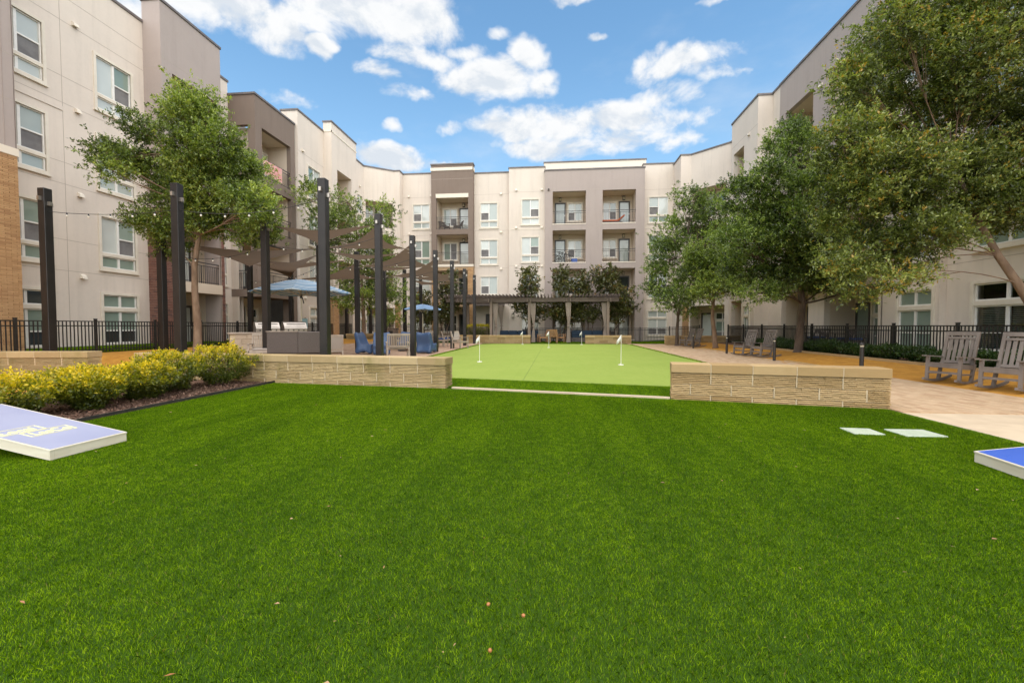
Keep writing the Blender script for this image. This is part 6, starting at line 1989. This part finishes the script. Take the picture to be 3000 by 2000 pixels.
def loose_blades(polys, density, zfun, seed, hmin, hmax, wmin, wmax, skip=None):
    r = np.random.default_rng(seed)
    P = []
    for poly in polys:
        xs = [p[0] for p in poly]; ys = [p[1] for p in poly]
        n = int((max(xs) - min(xs)) * (max(ys) - min(ys)) * density)
        q = np.stack([r.uniform(min(xs), max(xs), n), r.uniform(min(ys), max(ys), n)], 1)
        q = q[inside_np(poly, q[:, 0], q[:, 1])]
        P.append(q if skip is None else q[~skip(q[:, 0], q[:, 1])])
    P = np.concatenate(P); n = len(P)
    a = r.uniform(0, 2 * pi, n); w = r.uniform(wmin, wmax, n) / 2; h = r.uniform(hmin, hmax, n)
    lean = r.normal(0, 0.5, (n, 2)) * h[:, None]
    z = np.array([zfun(x, y) for x, y in P])
    c, s_ = np.cos(a) * w, np.sin(a) * w
    V = np.zeros((n, 3, 3))
    V[:, 0] = np.stack([P[:, 0] - c, P[:, 1] - s_, z], 1)
    V[:, 1] = np.stack([P[:, 0] + c, P[:, 1] + s_, z], 1)
    V[:, 2] = np.stack([P[:, 0] + lean[:, 0], P[:, 1] + lean[:, 1], z + h], 1)
    return np_mesh('turf_blades', V, 3, W['blade'], np.clip(r.beta(2.2, 2.4, n), 0, 0.96))

def turf(name, label, polys, zfun, sc, full=False):
    pts = []
    for poly in polys:
        xs = [p[0] for p in poly]; ys = [p[1] for p in poly]
        nx, ny = int((max(xs) - min(xs)) / CELL) + 1, int((max(ys) - min(ys)) / CELL) + 1
        for i in range(nx):
            for j in range(ny):
                x, y = min(xs) + (i + 0.5) * CELL, min(ys) + (j + 0.5) * CELL
                if inside(poly, x, y) and (not full or all(inside(poly, x + a * CELL / 2, y + b * CELL / 2) for a in (-.99, .99) for b in (-.99, .99))):
                    pts.append((x, y, zfun(x, y)))
    me = bpy.data.meshes.new(name)
    me.from_pydata(pts, [], [])
    o = piece(name, me)
    tag(o, label, 'grass', None, 'stuff')
    ng = bpy.data.node_groups.new(name + '_scatter', 'GeometryNodeTree')
    ng.interface.new_socket('Geometry', in_out='INPUT', socket_type='NodeSocketGeometry')
    ng.interface.new_socket('Geometry', in_out='OUTPUT', socket_type='NodeSocketGeometry')
    N = ng.nodes; Lk = ng.links
    gi, go = N.new('NodeGroupInput'), N.new('NodeGroupOutput')
    ci = N.new('GeometryNodeCollectionInfo')
    ci.inputs['Collection'].default_value = patch_col
    ci.inputs['Separate Children'].default_value = True
    ci.inputs['Reset Children'].default_value = True
    iop = N.new('GeometryNodeInstanceOnPoints')
    iop.inputs['Pick Instance'].default_value = True
    ri = N.new('FunctionNodeRandomValue'); ri.data_type = 'INT'
    ri.inputs['Min'].default_value = 0; ri.inputs['Max'].default_value = 5
    rq = N.new('FunctionNodeRandomValue'); rq.data_type = 'INT'
    rq.inputs['Min'].default_value = 0; rq.inputs['Max'].default_value = 3; rq.inputs['Seed'].default_value = 5
    mu = N.new('ShaderNodeMath'); mu.operation = 'MULTIPLY'; mu.inputs[1].default_value = pi / 2
    cx = N.new('ShaderNodeCombineXYZ')
    Lk.new(gi.outputs[0], iop.inputs['Points'])
    Lk.new(ci.outputs[0], iop.inputs['Instance'])
    Lk.new([s for s in ri.outputs if s.type == 'INT'][0], iop.inputs['Instance Index'])
    Lk.new([s for s in rq.outputs if s.type == 'INT'][0], mu.inputs[0])
    Lk.new(mu.outputs[0], cx.inputs['Z'])
    Lk.new(cx.outputs[0], iop.inputs['Rotation'])
    iop.inputs['Scale'].default_value = (1, 1, sc)
    Lk.new(iop.outputs[0], go.inputs[0])
    md = o.modifiers.new('scatter', 'NODES'); md.node_group = ng
    return o
LAWN = [(-6.13, -1.5), (4.98, -1.5), (4.98, 7.05), (1.98, 7.655), (-2.04, 8.525), (-6.13, 9.05)]
def in_full_cell(x, y):
    cx, cy = -6.13 + (np.floor((x + 6.13) / CELL) + .5) * CELL, -1.5 + (np.floor((y + 1.5) / CELL) + .5) * CELL
    ok = inside_np(LAWN, cx, cy)
    for a in (-.99, .99):
        for b in (-.99, .99):
            ok &= inside_np(LAWN, cx + a * CELL / 2, cy + b * CELL / 2)
    return ok
turf('lawn_grass', 'short bright green artificial turf covering the foreground lawn', [LAWN], lambda x, y: 0.0, 1.0, True)
o = piece('lawn_edge_grass', loose_blades([[(4.6, 1.0), (4.98, 1.0), (4.98, 7.05), (1.98, 7.655), (-2.04, 8.525), (-6.13, 9.05), (-6.13, 8.5), (-2.04, 8.0), (1.98, 7.1), (4.6, 6.6)]], 22000, lambda x, y: 0.0, 61, 0.008, 0.019, 0.0016, 0.003, in_full_cell))
tag(o, 'turf blades along the straight outer edges of the lawn', 'grass', None, 'stuff')
o = piece('fringe_grass', loose_blades([[(-2.9, 8.80), (-2.04, 8.655), (1.98, 7.79), (2.6, 7.68), (2.8, 9.08), (2.34, 9.2), (-2.44, 10.2), (-2.9, 10.25)]], 12000, lambda x, y: 0.004, 62, 0.018, 0.036, 0.002, 0.0036))
tag(o, 'longer dark turf strip along the front of the putting green', 'grass', None, 'stuff')
o = piece('fringe_side_grass', loose_blades([[(4.97, 8.8), (5.16, 8.8), (5.16, 30), (4.97, 30)], [(-5.18, 10.3), (-4.97, 10.3), (-4.97, 29.2), (-5.18, 29.2)]], 3500, lambda x, y: 0.004, 63, 0.02, 0.045, 0.004, 0.008))
tag(o, 'dark turf fringe along both long sides of the putting green', 'grass', None, 'stuff')
turf('side_grass', 'strips of grass along the foot of the building behind the fences', [[(-17.7, 10), (-15.7, 10), (-15.7, 30), (-17.7, 30)], [(-2.0, 31.7), (11, 31.7), (11, 34.4), (-2.0, 34.4)], [(11.3, 9), (12.2, 9), (12.2, 29), (11.3, 29)]], lambda x, y: gz(x, y) + 0.01, 4.0)

# bark chips on the planting bed
rng = np.random.default_rng(77)
n = 9000
x = rng.uniform(-7.6, -6.22, n); y = rng.uniform(3.2, 9.0, n)
a = rng.uniform(0, 2 * pi, n); L = rng.uniform(0.010, 0.034, n); w = rng.uniform(0.004, 0.011, n); h = 0.012 + rng.uniform(0, 0.03, n)
tl = rng.normal(0, 0.3, n)
dx, dy = np.cos(a), np.sin(a)
V = np.zeros((n, 4, 3))
for k, (su, sv) in enumerate(((-1, -1), (1, -1), (1, 1), (-1, 1))):
    V[:, k] = np.stack([x + su * dx * L - sv * dy * w, y + su * dy * L + sv * dx * w, h + su * tl * L + 0.006], 1)
W['chip'] = brick_tint('bark_chip', (0.07, 0.034, 0.022), (0.15, 0.078, 0.05), (0.30, 0.19, 0.135), 30.0)
o = piece('bark_chip_litter', np_mesh('bark_chips', V, 4, W['chip'], rng.uniform(0, 1, n)))
tag(o, 'reddish brown bark chips spread under the golden shrubs', 'mulch', None, 'stuff')
# fallen leaves, twigs and husks on the turf
n = 150
x = rng.uniform(-5.5, 4.6, n); y = 1.3 + rng.uniform(0, 1, n) ** 1.7 * 6.2
a = rng.uniform(0, 2 * pi, n); L = 0.004 + 0.017 * rng.uniform(0, 1, n) ** 2; w = L * rng.uniform(0.12, 0.55, n)
dx, dy = np.cos(a), np.sin(a)
V = np.zeros((n, 4, 3))
for k, (su, sv) in enumerate(((-1, 0), (0, -1), (1, 0), (0, 1))):
    V[:, k] = np.stack([x + su * dx * L - sv * dy * w, y + su * dy * L + sv * dx * w, 0.017 + rng.uniform(0, 0.006, n) + 0.3 * abs(sv) * w], 1)
W['litter'] = brick_tint('dry_leaf', (0.30, 0.17, 0.08), (0.42, 0.29, 0.16), (0.36, 0.14, 0.05), 40.0)
o = piece('fallen_leaves', np_mesh('fallen_leaves', V, 4, W['litter'], rng.uniform(0, 1, n)))
tag(o, 'scattered dry leaf bits and husks on the turf', 'leaves', None, 'stuff')
W['acorn'] = plain('acorn_brown', (0.42, 0.17, 0.06), (0.34, 0.13, 0.045), 30.0, 0.4)
am = MB().lathe([(0.001, -0.011), (0.008, -0.008), (0.011, 0.0), (0.009, 0.007), (0.004, 0.011), (0.001, 0.013)], 10).mesh('acorn', W['acorn'], True)
for i, (px, py, lab) in enumerate(((1434, 1918, 'larger orange-brown acorn lying on the turf nearest the camera'), (1534, 1812, 'orange-brown acorn on the turf beyond the nearest one'), (1429, 1778, 'small orange acorn on the turf, third from the camera'))):
    p = at(px, py, (CAM_Z - 0.03) * FPX / (py - 955.0))
    o = piece('acorn', am, None, (p.x, p.y, 0.018), rot=(1.3, 0.2, i), scale=(0.75, 0.75, 0.75))
    tag(o, lab, 'acorn', 'acorns on the turf')
